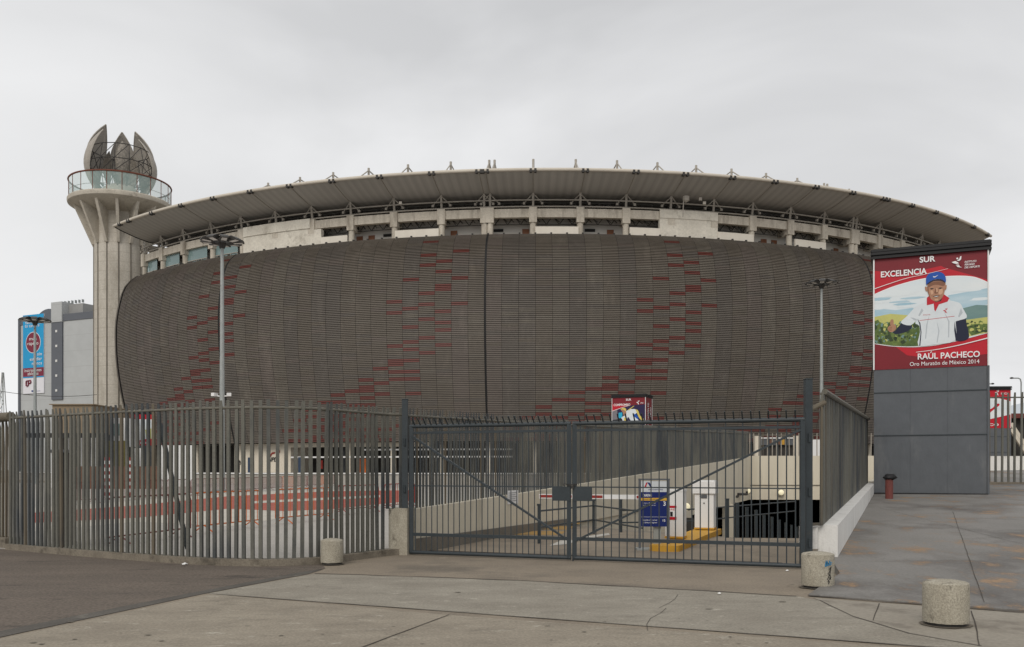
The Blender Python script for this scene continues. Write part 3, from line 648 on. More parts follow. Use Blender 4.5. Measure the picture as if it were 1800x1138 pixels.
# banner
M['bcyan'] = mat('banner_cyan', (.02, .33, .62), (.018, .30, .58), .4, .6); M['bmaroon'] = mat('banner_maroon', (.20, .025, .05), rough=.6); M['bwhite'] = mat('banner_white', (.72, .72, .76), rough=.6)
M['btext'] = mat('banner_lettering', (.8, .8, .8), rough=.6); M['bblue'] = mat('banner_blue', (.03, .06, .2), rough=.6)
a, b = ow(42.3), ow(78.6); wB = (b - a).length; zB0, zB1 = oz(60, 692), oz(60, 553.5); hB = zB1 - zB0
fr = Frame((a.x + nrm.x * .22, a.y + nrm.y * .22, zB0), (d.x, d.y, 0), (nrm.x, nrm.y, 0)); mb = MB()
def rect(fr, mb, u0, u1, v0, v1, dd, m): fr.poly(mb, [(u0, v0), (u1, v0), (u1, v1), (u0, v1)], dd, m)
mb.prism([tuple(a + nrm * .2), tuple(b + nrm * .2), tuple(b + nrm * .02), tuple(a + nrm * .02)], zB0, zB1, 2)
rect(fr, mb, 0, wB, hB * .325, hB, .02, 0); rect(fr, mb, 0, wB, hB * .215, hB * .325, .02, 1); rect(fr, mb, 0, wB, hB * .20, hB * .215, .03, 0)
fr.poly(mb, [(wB * .5 + wB * .36 * cos(t), hB * .645 + hB * .135 * sin(t)) for t in [2 * pi * i / 28 for i in range(28)]], .04, 3)
fr.poly(mb, [(wB * .5 + wB * .34 * cos(t), hB * .645 + hB * .128 * sin(t)) for t in [2 * pi * i / 28 for i in range(28)]], .06, 1)
for t, v_, w_, u_ in (("termina", .885, .66, .46), ("tu carrera", .842, .70, .46), ("más", .675, .36, .5), ("rápido", .615, .52, .5), ("sin", .475, .22, .82), ("estudiar", .415, .58, .64), ("menos", .36, .48, .69), ("inscripciones", .275, .82, .5), ("abiertas", .232, .52, .5)):
    fr.text(mb, t, wB * u_, hB * v_, .09, 3, width=wB * w_, cap=hB * .04, bold=.0, align='c')
mb.tube([fr.p(wB * x, hB * y, .08) for x, y in ((.22, .165), (.17, .155), (.17, .10), (.24, .095), (.27, .11), (.27, .165), (.38, .165), (.40, .145), (.36, .13), (.3, .13))], .14, 5, 1)
rect(fr, mb, wB * .42, wB * .5, hB * .02, hB * .04, .06, 4); fr.text(mb, "la primera", wB * .54, hB * .024, .06, 4, width=wB * .3, cap=hB * .012)
tag(mb.build('building_banner', [M['bcyan'], M['bmaroon'], M['bwhite'], M['btext'], M['bblue']]), 'tall cyan and maroon advertising banner hung on the pale grey office block', 'banner')

# ------------------------------------------------------------------ PICKET FENCES
def picket_mesh(h, w=.054, dep=.04, name='picket', m=None, peak=.09):
    """blade profile standing on z=0, ridged face, raked tip"""
    mb = MB(); pr = [(-w/2, -dep/2), (w/2, -dep/2), (w/2, dep/2), (-w/2, dep/2)]
    b = [(x, y, 0) for x, y in pr]; t = [(x, y, h - (peak if y > 0 else 0)) for x, y in pr]
    mb.add(b + t, [(3, 2, 1, 0), (4, 5, 6, 7), (0, 1, 5, 4), (1, 2, 6, 5), (2, 3, 7, 6), (3, 0, 4, 7)])
    me = bpy.data.meshes.new(name); me.from_pydata(mb.v, [], mb.f); me.materials.append(m or M['picket']); return me
def fence(name, label, pts, base, h, spacing=.14, limit=100, rail_dz=.12, m='picket', rails=None, w=.054, dep=.04, jitter=.05, lift=None):
    """pts: plan path; base(s, p) height of the pickets' feet"""
    path = resample([Vector((p[0], p[1], 0)) for p in pts], .02); tot = (len(path) - 1) * .02
    f0 = thing(name, label, 'fence', (path[0].x, path[0].y, base(0, path[0])))
    me = picket_mesh(1.0, w, dep, m=M[m]); me_r = picket_mesh(1.0, w, dep, m=M['picketrust']); rnd = random.Random(5); n = int(tot / spacing); rest = MB()
    for i in range(n + 1):
        q = min(int(i * spacing / .02), len(path) - 1); p = path[q]; tg = (path[min(q + 3, len(path) - 1)] - path[max(q - 3, 0)]).normalized()
        rot = atan2(tg.y, tg.x) + rnd.uniform(-jitter, jitter); z = base(i * spacing, p)
        if i < limit:
            z += lift(i * spacing, tot) if lift else 0; o = bpy.data.objects.new('picket', me_r if rnd.random() < .07 else me); COL.objects.link(o); o.parent = f0
            o.location = p + Vector((0, 0, z)) - f0.location; o.rotation_euler = (rnd.uniform(-.004, .004), rnd.uniform(-.006, .006) + (rnd.uniform(-.018, .018) if rnd.random() < .08 else 0), rot); o.scale = (1, 1, h - (lift(i * spacing, tot) if lift else 0) + rnd.uniform(-.014, .014))
        else: rest.obox((p.x, p.y, z), w, dep, h, rot)
    if rest.v: kind(rest.build('far_picket', M[m], f0), 'stuff')
    for dz in (rails or (h - rail_dz,)):
        mb = MB(); mb.tube([(path[q].x, path[q].y, base(q * .02, path[q]) + dz) for q in list(range(0, len(path), 12)) + [len(path) - 1]], .028, 8); mb.build('rail', M['rail'], f0, auto=50)
    return f0, path
PLH = .12
lf = spline([(x, y, 0) for x, y in FL], 10)
f0, path = fence('slat_fence', 'curved olive grey slat fence on a concrete kerb left of the gate', [tuple(p) for p in lf], lambda s_, p: PLH - .01, 2.72, .143, rail_dz=.13, w=.061, dep=.04, lift=lambda s_, t: .78 if s_ > t - .34 else 0)
mb = MB(); off = []
for i, p in enumerate(lf):
    t = (lf[min(i + 1, len(lf) - 1)] - lf[max(i - 1, 0)]).normalized(); nn = Vector((t.y, -t.x, 0)); off.append((p + nn * .11, p - nn * .11))
ft = []
for i, (a, b) in enumerate(off): ft += [(a.x, a.y, -.02), (a.x, a.y, PLH), (b.x, b.y, PLH), (b.x, b.y, -.02)]
mb.add(ft, [(i * 4 + j, i * 4 + (j + 1) % 4, i * 4 + 4 + (j + 1) % 4, i * 4 + 4 + j) for i in range(len(off) - 1) for j in range(4)] + [(0, 1, 2, 3), tuple(range(len(ft) - 1, len(ft) - 5, -1))])
mb.build('kerb', M['plinth'], f0)
mb = MB(); mb.bar(W3(281, 745, 16.6), W3(330, 965, 16.1), .07, .05); mb.build('leaning_brace', M['gate'], f0)
f1, _ = fence('slat_fence', 'short brown slat fence section at the far left picture edge', [(-14.9, 22.4), (-10.45, 19.05)], lambda s_, p: .18, 2.6, .16, m='picketrust', rail_dz=.02)
mb = MB(); mb.tube([(-14.9, 22.3, 2.74), (-10.4, 18.9, 2.74)], .1, 10); mb.build('pipe', M['picketrust'], f1, auto=50)
mb = MB(); mb.bar((-14.9, 22.4, .06), (-10.45, 19.05, .06), .3, .3); mb.build('kerb', M['plinth'], f1)
# ------------------------------------------------------------------ RAMP WALLS AND THEIR FENCES
WA, WD = Vector((-2.12, 17.65)), Vector((18.6, 71.6))
wu = (WD - WA).normalized(); wn_ = Vector((wu.y, -wu.x)); WL = (WD - WA).length
def wtop(s_): return .86 + (2.62 - .86) * (max(0, s_) / WL) ** 1.05
lw = thing('retaining_wall', 'long stained beige ramp wall rising behind the gate', 'wall', (WA.x, WA.y, 0))
mb = MB(); n = 24
Lint = 30.0
for i in range(n):
    s0, s1 = WL * i / n, WL * (i + 1) / n; zb0 = -5.2 if s0 < Lint else -.72
    if s0 < Lint < s1: s1 = s1
    A = [WA + wu * s0, WA + wu * s1]; 
    for sd_ in (.0, .28):
        pass
    c = [WA + wu * s0 + wn_ * .14, WA + wu * s1 + wn_ * .14, WA + wu * s1 - wn_ * .14, WA + wu * s0 - wn_ * .14]
    mb.add([(c[0].x, c[0].y, zb0), (c[1].x, c[1].y, zb0), (c[2].x, c[2].y, zb0), (c[3].x, c[3].y, zb0), (c[0].x, c[0].y, wtop(s0)), (c[1].x, c[1].y, wtop(s1)), (c[2].x, c[2].y, wtop(s1)), (c[3].x, c[3].y, wtop(s0))],
           [(0, 1, 5, 4), (2, 3, 7, 6), (4, 5, 6, 7), (3, 2, 1, 0)] + ([(3, 0, 4, 7)] if i == 0 else []) + ([(1, 2, 6, 5)] if abs(s1 - Lint) < WL / n else []))
mb.build('wall_body', M['rampwall'], lw)
mb = MB()
a, b = WA + wn_ * .15, WA + wu * 10.3 + wn_ * .15
mb.prism([tuple(a), tuple(a + wn_ * .03), tuple(b + wn_ * .03), tuple(b)], -.05, lambda x, y: .30 - .012 * (y - 17)); mb.build('skirting', M['skirting'], lw)
mb = MB(); p = WA + wu * .25; mb.obox((p.x - .1, p.y - .25, 0), .34, .4, .9, atan2(wu.y, wu.x)); mb.build('end_block', M['bollard'], lw)
mb = MB()
for s_ in (WL * .80,): p = WA + wu * s_; mb.obox((p.x, p.y, -5), .7, .7, 4.3, atan2(wu.y, wu.x))
mb.build('wall_pillar', M['rampwall'], lw)
fence('slat_fence', 'long slat fence along the stained ramp wall behind the left gate leaf', [tuple(WA + wu * (WL * i / 30)) for i in range(31)], lambda s_, p: wtop(s_) - .005, 2.0, .15, rail_dz=.16, jitter=.09, dep=.03, w=.05)
# right white wall
RA, RD = Vector((5.36, 15.45)), Vector((12.75, 32.4)); ru = (RD - RA).normalized(); rn = Vector((ru.y, -ru.x)); RLn = (RD - RA).length
def rtop(s_): return .70 + (1.17 - .70) * s_ / RLn
rw = thing('low_wall', 'whitewashed low wall carrying the solid slat fence right of the gate', 'wall', (RA.x, RA.y, 0))
c = [RA - rn * .16, RA + rn * .16, RD + rn * .16, RD - rn * .16]; mb = MB()
mb.add([(*c[0], -5), (*c[1], -.1), (*c[2], .2), (*c[3], -5), (*c[0], rtop(0)), (*c[1], rtop(0)), (*c[2], rtop(RLn)), (*c[3], rtop(RLn))],
       [(3, 2, 1, 0), (4, 5, 6, 7), (0, 1, 5, 4), (1, 2, 6, 5), (2, 3, 7, 6), (3, 0, 4, 7)]); mb.build('wall_body', M['whitewall'], rw)
mb = MB(); mb.obox((RA.x - .28, RA.y + .12, .3), .26, .3, .38, atan2(ru.y, ru.x)); mb.build('corner_block', M['whitewall'], rw)
ff, _ = fence('slat_fence', 'tall tight slat fence on the whitewashed wall beside the billboard', [tuple(RA - rn * .1 + ru * (RLn * i / 20)) for i in range(21)], lambda s_, p: rtop(s_), 2.33, .145, rail_dz=.1, jitter=.05, dep=.06, w=.07)
mb = MB(); c = RA - rn * .02
for s_ in (RLn,): mb.tube([(RA.x - rn.x * .05, RA.y - rn.y * .05, rtop(0) + 2.27), (RD.x - rn.x * .05, RD.y - rn.y * .05, rtop(RLn) + 2.27)], .05, 8)
mb.build('rail', M['rail'], ff)
# wall beyond the fence end down to the garage
mb = MB(); e0, e1 = RD, Vector((29.6, 71.6)); mb.prism([tuple(e0 - rn * .15), tuple(e0 + rn * .15), tuple(e1 + rn * .15), tuple(e1 - rn * .15)], -5, 1.2)
tag(mb.build('retaining_wall', M['rampwall']), 'beige wall on the right side of the ramp beyond the white wall', 'wall')
# garage back wall and dark hall
gw = thing('garage_wall', 'beige concrete wall above the dark garage mouth at the ramp foot', 'wall', (24, 71.6, 0))
mb = MB(); mb.box(18.3, 33, 71.6, 71.95, -.75, 2.7); mb.build('lintel_wall', M['rampwall'], gw)
mb = MB(); mb.box(18.2, 33, 71.55, 71.6, .35, .42); mb.build('string_course', M['skirting'], gw)
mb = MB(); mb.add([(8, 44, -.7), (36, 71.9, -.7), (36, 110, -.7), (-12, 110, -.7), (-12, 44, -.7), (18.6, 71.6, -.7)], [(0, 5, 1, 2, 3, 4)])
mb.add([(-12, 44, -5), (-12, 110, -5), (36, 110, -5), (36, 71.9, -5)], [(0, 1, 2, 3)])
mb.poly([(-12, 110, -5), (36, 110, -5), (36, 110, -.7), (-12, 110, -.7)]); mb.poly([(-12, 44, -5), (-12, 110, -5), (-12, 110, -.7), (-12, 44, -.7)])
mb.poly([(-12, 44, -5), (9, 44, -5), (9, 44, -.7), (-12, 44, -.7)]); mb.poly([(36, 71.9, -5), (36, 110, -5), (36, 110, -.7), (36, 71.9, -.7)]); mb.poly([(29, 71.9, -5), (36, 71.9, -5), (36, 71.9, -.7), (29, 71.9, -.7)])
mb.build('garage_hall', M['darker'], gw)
# ------------------------------------------------------------------ GATE
GL, GR = Vector((-1.96, 17.5)), Vector((4.82, 15.0)); gu = (GR - GL).normalized(); gn = Vector((gu.y, -gu.x)); GLn = (GR - GL).length
GM = GL + gu * (GLn * .448)
def gate_leaf(a, b, label, brace_up_right, plate_right, bars):
    L_ = (b - a).length; o = thing('gate_leaf', label, 'gate', (a.x, a.y, 0), 'leaves of the vehicle gate')
    def q(s_, z, n=0): v = a + gu * s_ + gn * n; return (v.x, v.y, z)
    z0, z1 = .055, 2.47
    mb = MB()
    mb.tube([q(0, z1), q(L_, z1)], .037, 10); mb.bar(q(0, z1 - .125), q(L_, z1 - .125), .05, .045); mb.bar(q(0, .40), q(L_, .40), .05, .06); mb.tube([q(0, z0), q(L_, z0)], .035, 10)
    mb.bar(q(0, 1.33), q(L_, 1.33), .018, .022)
    for s_ in (.03, L_ - .035): mb.bar(q(s_, z0), q(s_, z1), .075, .07)
    mb.build('frame', M['gate'], o, auto=40)
    mb = MB(); mb.bar(q(.05, .36 if brace_up_right else 2.28, .012), q(L_ - .06, 2.3 if brace_up_right else .38, .012), .05, .035); mb.build('brace', M['gate'], o)
    mb = MB(); mb.bar((0, 0, z0), (0, 0, z1 - .12), .017, .017); me = bpy.data.meshes.new('bar'); me.from_pydata(mb.v, [], mb.f); me.materials.append(M['gate'])
    mb = MB(); mb.bar((0, 0, z0), (0, 0, z1), .017, .017); me2 = bpy.data.meshes.new('bar'); me2.from_pydata(mb.v, [], mb.f); me2.materials.append(M['gate'])
    mb = MB(); mb.bar((0, 0, z1), (gn.x * .15, gn.y * .15, z1 + .15), .022, .014); ms = bpy.data.meshes.new('spike'); ms.from_pydata(mb.v, [], mb.f); ms.materials.append(M['gate'])
    for i in range(1, bars):
        s_ = L_ * i / bars; v = gu * s_
        for nm_, me_ in (('bar', me2 if i % 2 else me), ('spike', ms)):
            x = bpy.data.objects.new(nm_, me_); COL.objects.link(x); x.parent = o; x.location = (v.x, v.y, 0)
    s0, s1 = (L_ - .34, L_ - .0) if plate_right else (.02, .36)
    mb = MB(); mb.bar(q(s0, 1.21, .03), q(s1, 1.21, .03), .03, .26); mb.build('lock_plate', M['gate'], o)
    return o
gl1 = gate_leaf(GL, GM - gu * .02, 'left leaf of the blue-grey bar gate, brace falling to the right', False, True, 28)
gl2 = gate_leaf(GM + gu * .02, GR, 'right leaf of the blue-grey bar gate, brace rising to the right', True, False, 28)
mb = MB(); p = GM + gu * .03 + gn * .03; mb.tube([(p.x, p.y, -.03), (p.x, p.y, .5)], .014, 8); mb.build('drop_bolt', M['gate'], gl2)
def post(name, label, x, y, h, r=.055):
    mb = MB(); mb.bar((x, y, -.05), (x, y, h), r * 2, r * 2); mb.obox((x, y, h), r * 2.3, r * 2.3, .015)
    for z in (.35, 1.2, 2.1): mb.tube([(x + .0, y - r - .01, z), (x, y - r - .01, z + .14)], .022, 8)
    o = mb.build(name, M['gate']); tag(o, label, 'post'); return o
post('gate_post', 'blue-grey steel post hinging the left gate leaf beside the curved fence', GL.x - .1, GL.y + .03, 2.99, .055)
post('gate_post', 'taller blue-grey steel post hinging the right gate leaf beside the white wall', GR.x + .13, GR.y + .22, 3.15, .058)
mb = MB(); x, y = GR.x + .13, GR.y + .25
mb.tube([(x, y, 2.62), (RA.x - .05, RA.y + .02, 2.78)], .045, 8); mb.bar((x, y, .72), (RA.x - .1, RA.y, .72), .03, .05); mb.bar((x + .26, y + .07, .72), (x + .26, y + .07, 2.7), .03, .03)
tag(mb.build('infill_bar_panel', M['picketrust']), 'rusty bar panel closing the gap between gate post and slat fence', 'panel')
mb = MB(); c = GM + gn * .06
for k in range(9):
    a0 = c + gu * (-.13 + k * .032); z = 1.375 - .012 * sin(k * .4) + random.uniform(-.006, .006)
    mb.tube([(a0.x + gu.x * .018 * cos(t), a0.y + gu.y * .018 * cos(t), z + .014 * sin(t)) for t in [2 * pi * i / 8 for i in range(9)]], .006, 5)
mb.obox((c.x + .02, c.y - .03, 1.30), .05, .03, .06); tag(mb.build('padlock_chain', M['bracketdark']), 'dark chain and padlock holding the two gate leaves together', 'chain')

# ------------------------------------------------------------------ BOLLARDS
M['grime_shade'] = mat('dirt_and_contact_shade', (.125, .106, .082), (.17, .145, .112), 4, .95)
def grime_shade(cx, cy, r, seed, z=.0125):  # dark ring at a bollard base: dirt plus painted contact shading
    rr = random.Random(seed); mb = MB(); mb.poly([(cx + r * rr.uniform(.98, 1.22) * cos(2 * pi * i / 22), cy + r * rr.uniform(.98, 1.2) * sin(2 * pi * i / 22), z) for i in range(22)]); kind(mb.build('pavement_stain_and_shade', M['grime_shade']), 'structure')
def bollard(px, pyb, w, h, label, slant=0.0):
    x, y = G(px, pyb); y += w / 2; x = (px - 900) / FPX * y
    o = thing('bollard', label, 'bollard', (x, y, 0), 'squat concrete bollards on the forecourt'); r = w / 2; n = 40
    prof = [(r * .99, .045), (r, .06), (r * 1.005, h * .5), (r, h - .03), (r * .985, h - .008), (r * .9, h + .004), (r * .5, h + .022), (.01, h + .03)]
    mb = MB(); mb.lathe(prof, (x, y), n)
    rr = random.Random(int(px)); mb.v = [(a + rr.uniform(-.002, .002), b + rr.uniform(-.002, .002), c + rr.uniform(-.002, .002)) for a, b, c in mb.v]
    mb.build('bollard_body', M['bollard'], o, auto=40)
    grime_shade(x, y, r, int(px), .0125 if px < 1600 else .014)
    mb = MB(); mb.lathe([(r * .86, -.01), (r * .86, .05)], (x, y), n); mb.build('recessed_foot', M['bracketdark'], o)
    return o, x, y, r
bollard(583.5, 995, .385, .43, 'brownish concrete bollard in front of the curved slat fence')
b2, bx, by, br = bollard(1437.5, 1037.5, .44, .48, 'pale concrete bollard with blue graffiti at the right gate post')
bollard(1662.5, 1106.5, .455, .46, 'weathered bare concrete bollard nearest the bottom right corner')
M['gblue'] = mat('blue_spray', (.03, .22, .42), rough=.7); M['gblack'] = mat('black_spray', (.03, .03, .03), rough=.7)
def graff(pts, m, w):
    vs = []; mb = MB()
    q = [(bx + (br + .006) * sin(u), by - (br + .006) * cos(u), v) for u, v in pts]; mb.tube(q, w, 4); o = mb.build('graffiti', m, b2)
rr = random.Random(4)
graff([(.12, .33), (.17, .40), (.2, .33), (.24, .40), (.3, .33), (.28, .38), (.4, .34), (.42, .4), (.52, .36), (.6, .37)], M['gblue'], .007)
graff([(.1, .32), (.3, .34), (.55, .345)], M['gblue'], .006)
graff([(.25, .14), (.4, .2), (.3, .22), (.5, .27), (.38, .28), (.56, .32), (.42, .2), (.55, .17), (.3, .12), (.34, .08), (.42, .11), (.33, .13)], M['gblack'], .005)
graff([(.5, .3), (.46, .22), (.52, .14), (.4, .17)], M['gblack'], .005)

# ------------------------------------------------------------------ BILLBOARDS
M['pmaroon'] = mat('poster_maroon', (.20, .012, .020), (.17, .011, .018), .6, .45); M['pred'] = mat('poster_red', (.50, .010, .025), (.45, .010, .022), .6, .45)
M['pwhite'] = mat('poster_white', (.78, .78, .78), rough=.45); M['psky'] = mat('poster_sky', (.62, .70, .74), (.74, .77, .77), .5, .45, stretch=(.4, 1, 2)); M['psky2'] = mat('poster_cloud_blue', (.24, .44, .55), (.5, .62, .68), .8, .45, stretch=(.3, 1, 3))
M['pfield'] = mat('poster_field', (.55, .52, .16), (.42, .44, .14), 2, .45); M['phill'] = mat('poster_hill', (.12, .22, .22), (.18, .28, .26), 2, .45, stretch=(.4, 1, 2)); M['pbush'] = mat('poster_bush', (.035, .075, .018), (.16, .22, .05), 3.5, .45)
M['pskin'] = mat('poster_skin', (.42, .225, .14), (.34, .17, .10), 6, .45); M['pskin2'] = mat('poster_skin_shade', (.20, .09, .052), rough=.45); M['pnavy'] = mat('poster_navy', (.008, .012, .035), rough=.45)
M['pcap'] = mat('poster_cap_blue', (.008, .075, .36), rough=.45); M['pshirt'] = mat('poster_shirt', (.68, .72, .74), (.60, .65, .68), 3, .45); M['pbush2'] = mat('poster_bush_dark', (.012, .03, .012), (.05, .08, .025), 6, .45); M['pfold'] = mat('poster_shirt_fold', (.44, .48, .51), rough=.45); M['plight'] = mat('poster_skin_light', (.56, .34, .22), rough=.45); M['pblack'] = mat('poster_black', (.012, .012, .015), rough=.45)
M['pcyan'] = mat('poster_cyan', (.02, .38, .58), rough=.45); M['pyellow'] = mat('poster_yellow', (.62, .5, .12), rough=.45); M['pviolet'] = mat('poster_night', (.020, .013, .06), rough=.45); M['pgrey'] = mat('poster_grey', (.18, .17, .19), rough=.45)
PM = ['pmaroon', 'pred', 'pwhite', 'psky', 'psky2', 'pfield', 'phill', 'pbush', 'pskin', 'pskin2', 'pnavy', 'pcap', 'pshirt', 'pblack', 'pcyan', 'pyellow', 'pviolet', 'pgrey', 'pfold', 'plight', 'pbush2']
PI_ = {n: i for i, n in enumerate(PM)}
def curve_pts(P_, n=6): return [(p.x, p.y) for p in spline([(a, b, 0) for a, b in P_], n)]
def billboard(px0, px1, Yl, w, zb, z1, z2, ang, dep, label, painter, side=None, trim=True):
    """sheet-metal tower: base zb, poster from z1 to z2, front face turned by ang"""
    x0 = (px0 - 900) / FPX * Yl; A = Vector((x0, Yl)); u = Vector((cos(ang), sin(ang))); n = Vector((u.y, -u.x))
    o = thing('billboard', label, 'billboard', (A.x, A.y, zb), 'red sports billboards on grey metal towers')
    B = A + u * w; C_ = B - n * dep; D_ = A - n * dep
    mb = MB(); mb.prism([tuple(A), tuple(B), tuple(C_), tuple(D_)], zb - .3, z2 + .05); mb.build('tower_body', M['metalgrey'], o)
    fr = Frame((A.x + n.x * .02, A.y + n.y * .02, z1), (u.x, u.y, 0), (n.x, n.y, 0))
    mb = MB(); painter(fr, mb, w, z2 - z1); mb.build('poster', [M[k] for k in PM], o)
    for s_ in (-.02, w - .02):
        mb = MB(); a = A + u * s_; mb.prism([tuple(a + n * .07), tuple(a + u * .045 + n * .07), tuple(a + u * .045 - n * .02), tuple(a - n * .02)], z1, z2); mb.build('white_edge_strip', M['white'], o)
    # sheet seams on the tower
    H = z1 - zb
    if H > 3:
        for f in (.47, .815):
            mb = MB(); a, b = A + n * .012, B + n * .012; mb.bar((a.x, a.y, zb + H * f), (b.x, b.y, zb + H * f), .03, .03); mb.build('sheet_seam', M['gate'], o)
        for f in (.33, .655):
            mb = MB(); a = A + u * (w * f) + n * .004; mb.bar((a.x, a.y, zb), (a.x, a.y, z1 - .02), .012, .006); mb.build('sheet_seam', M['metalgrey'], o)
        mb = MB(); a, b = A + n * .03, B + n * .03; mb.bar((a.x, a.y, zb + .02), (b.x, b.y, zb + .02), .06, .05); mb.build('base_strip', M['black'], o)
        mb = MB(); a = B + n * .01; mb.bar((a.x, a.y, zb), (a.x, a.y, z1), .07, .05); mb.build('corner_trim', M['metalgrey'], o)
    sc = w / 4.0
    for k, (zz, off) in enumerate(((z2 + .05 * sc, .1), (z2 + .19 * sc, .16), (z2 + .32 * sc, .10))):
        mb = MB(); a, b = A + n * off * sc - u * .06, B + n * off * sc + u * .06
        mb.bar((a.x, a.y, zz), (b.x, b.y, zz), .09 * sc, .10 * sc); a2, b2_ = C_ - n * .1 + u * .06, D_ - n * .1 - u * .06
        mb.bar((a2.x, a2.y, zz), (b2_.x, b2_.y, zz), .09 * sc, .10 * sc); mb.bar((b.x, b.y, zz), (a2.x, a2.y, zz), .09 * sc, .08 * sc); mb.bar((a.x, a.y, zz), (b2_.x, b2_.y, zz), .09 * sc, .08 * sc)
        mb.build('roof_channel', M['black'], o)
    mb = MB(); mb.prism([tuple(A + n * .1), tuple(B + n * .1), tuple(C_), tuple(D_)], z2 + .06, z2 + .30 * sc); mb.build('roof_cap', M['black'], o)
    if side:
        fr2 = Frame((B.x + u.x * .02, B.y + u.y * .02, z1), (-n.x, -n.y, 0), (u.x, u.y, 0)); mb = MB(); side(fr2, mb, dep, z2 - z1); mb.build('side_poster', [M[k] for k in PM], o)
    return o
def logo(fr, mb, u, v, w, d, m):
    q = lambda pts: fr.poly(mb, [(u + a * w, v + b * w) for a, b in pts], d, m)
    q([(0, .52), (.28, .60), (.52, .44), (.62, .10), (.44, .22), (.30, .36), (.12, .42)]); q([(.40, .62), (.58, .72), (.66, .95), (.76, .98), (.74, .70), (.58, .56)])
    q([(.30, .24), (.52, .16), (.80, -.02), (.62, .02), (.46, .06)]); fr.poly(mb, [(u + w * (.44 + .08 * cos(t)), v + w * (.80 + .08 * sin(t))) for t in [2 * pi * i / 10 for i in range(10)]], d, m)
def paint_main(fr, mb, w, h):
    def pl(pts, d, m): fr.poly(mb, [(a * w, (1 - b) * h) for a, b in pts], d, PI_[m])
    def tx(t, u, v, d, m, **k): fr.text(mb, t, u * w, (1 - v) * h, d, PI_[m], **k)
    pl([(0, 0), (1, 0), (1, 1), (0, 1)], 0, 'pmaroon')
    top = curve_pts([(0, .32), (.18, .26), (.43, .212), (.68, .206), (.87, .227), (1, .285)]); bot = curve_pts([(0, .757), (.18, .79), (.43, .805), (.68, .78), (1, .713)])
    pl([(0, .20), (.3, .15), (.6, .105), (.62, .12)] + [(1, .26), (1, .29)] + top[::-1], .003, 'pred')
    pl([(0, .10), (.0, .33)] + [(p[0], p[1]) for p in top[:10]] + [(.55, .17), (.3, .16)], .0035, 'pred')
    pl([(1, .70), (1, .90), (.6, .93), (.3, .88), (.2, .80)] + [(p[0], p[1] + .01) for p in bot[8:]], .003, 'pred')
    ph = top + bot[::-1]; pl([(a, b - .006) for a, b in top] + [(a, b + .006) for a, b in bot[::-1]], .006, 'pwhite'); pl(ph, .009, 'psky')
    pl([(0, .44), (.2, .47), (.35, .46), (.45, .52), (.2, .55), (0, .54)], .012, 'psky2'); pl([(.66, .37), (1, .33), (1, .47), (.85, .50), (.7, .48)], .012, 'psky2')
    pl([(0, .52), (.15, .50), (.36, .53), (.36, .66), (0, .62)], .013, 'pfield'); pl([(.74, .50), (.9, .47), (1, .48), (1, .62), (.78, .62)], .013, 'phill')
    pl([(.74, .60), (1, .58), (1, .715), (.84, .74), (.74, .72)], .014, 'pfield'); pl([(.80, .66), (.9, .63), (1, .64), (1, .70), (.86, .735)], .0145, 'pbush')
    rr = random.Random(9); bush = [(0, .56), (.04, .55), (.08, .585), (.13, .57), (.18, .62), (.24, .60), (.30, .63), (.36, .60), (.42, .64), (.42, .805)]
    pl([(0, .56)] + [(a + rr.uniform(-.01, .01), b + rr.uniform(-.015, .015)) for a, b in bush[1:-1]] + [(.42, .803), (.30, .80), (.18, .79), (0, .757)], .014, 'pbush')
    for _ in range(170):
        a, b = rr.uniform(.02, .38), rr.uniform(.58, .76); r = rr.uniform(.005, .016); pl([(a + r * cos(t) * rr.uniform(.7, 1.2), b + r * sin(t) * rr.uniform(.7, 1.3)) for t in [2 * pi * i / 8 for i in range(8)]], .0145 + rr.uniform(.0003, .001), rr.choice(['pbush', 'pfield', 'phill', 'pbush']))
    for _ in range(60):
        a, b = rr.uniform(.01, .40), rr.uniform(.60, .77); r = rr.uniform(.008, .022); pl([(a + r * cos(t) * rr.uniform(.6, 1.2), b + r * sin(t) * rr.uniform(.6, 1.3)) for t in [2 * pi * i / 9 for i in range(9)]], .0158 + rr.uniform(0, .0008), rr.choice(['pbush2', 'pbush', 'pbush2']))
    for _ in range(50):
        a, b = rr.uniform(.76, .98), rr.uniform(.61, .71); r = rr.uniform(.005, .014); pl([(a + r * 1.5 * cos(t) * rr.uniform(.6, 1.2), b + r * sin(t) * rr.uniform(.6, 1.3)) for t in [2 * pi * i / 8 for i in range(8)]], .0158 + rr.uniform(0, .0006), rr.choice(['pbush2', 'pbush', 'pfield']))
    for _ in range(26):
        a, b = rr.uniform(.02, .95), rr.uniform(.31, .47); l, h_ = rr.uniform(.04, .14), rr.uniform(.006, .016)
        if .44 < a < .68: continue
        pl([(min(.995, max(.005, a + l * cos(t) * rr.uniform(.7, 1.2))), b + h_ * sin(t)) for t in [2 * pi * i / 12 for i in range(12)]], .0125 + rr.uniform(0, .0004), rr.choice(['psky', 'psky', 'psky2']))
    # figure
    pl(curve_pts([(.19, .66), (.27, .575), (.33, .60), (.34, .64), (.28, .675), (.2, .685), (.17, .665)]), .018, 'pnavy')
    pl(curve_pts([(.148, .60), (.15, .565), (.165, .55), (.178, .56), (.18, .60)], 4), .0205, 'pskin'); pl(curve_pts([(.16, .575), (.175, .59), (.2, .61), (.2, .64), (.17, .665), (.14, .66), (.125, .63), (.14, .61), (.155, .605)]), .020, 'pskin')
    for k in range(3): pl([(.135, .625 + k * .013), (.165, .622 + k * .013), (.165, .625 + k * .013), (.135, .629 + k * .013)], .021, 'pskin2')
    pl(curve_pts([(.72, .60), (.80, .575), (.82, .64), (.835, .755), (.74, .775), (.73, .70)]), .0185, 'pnavy')
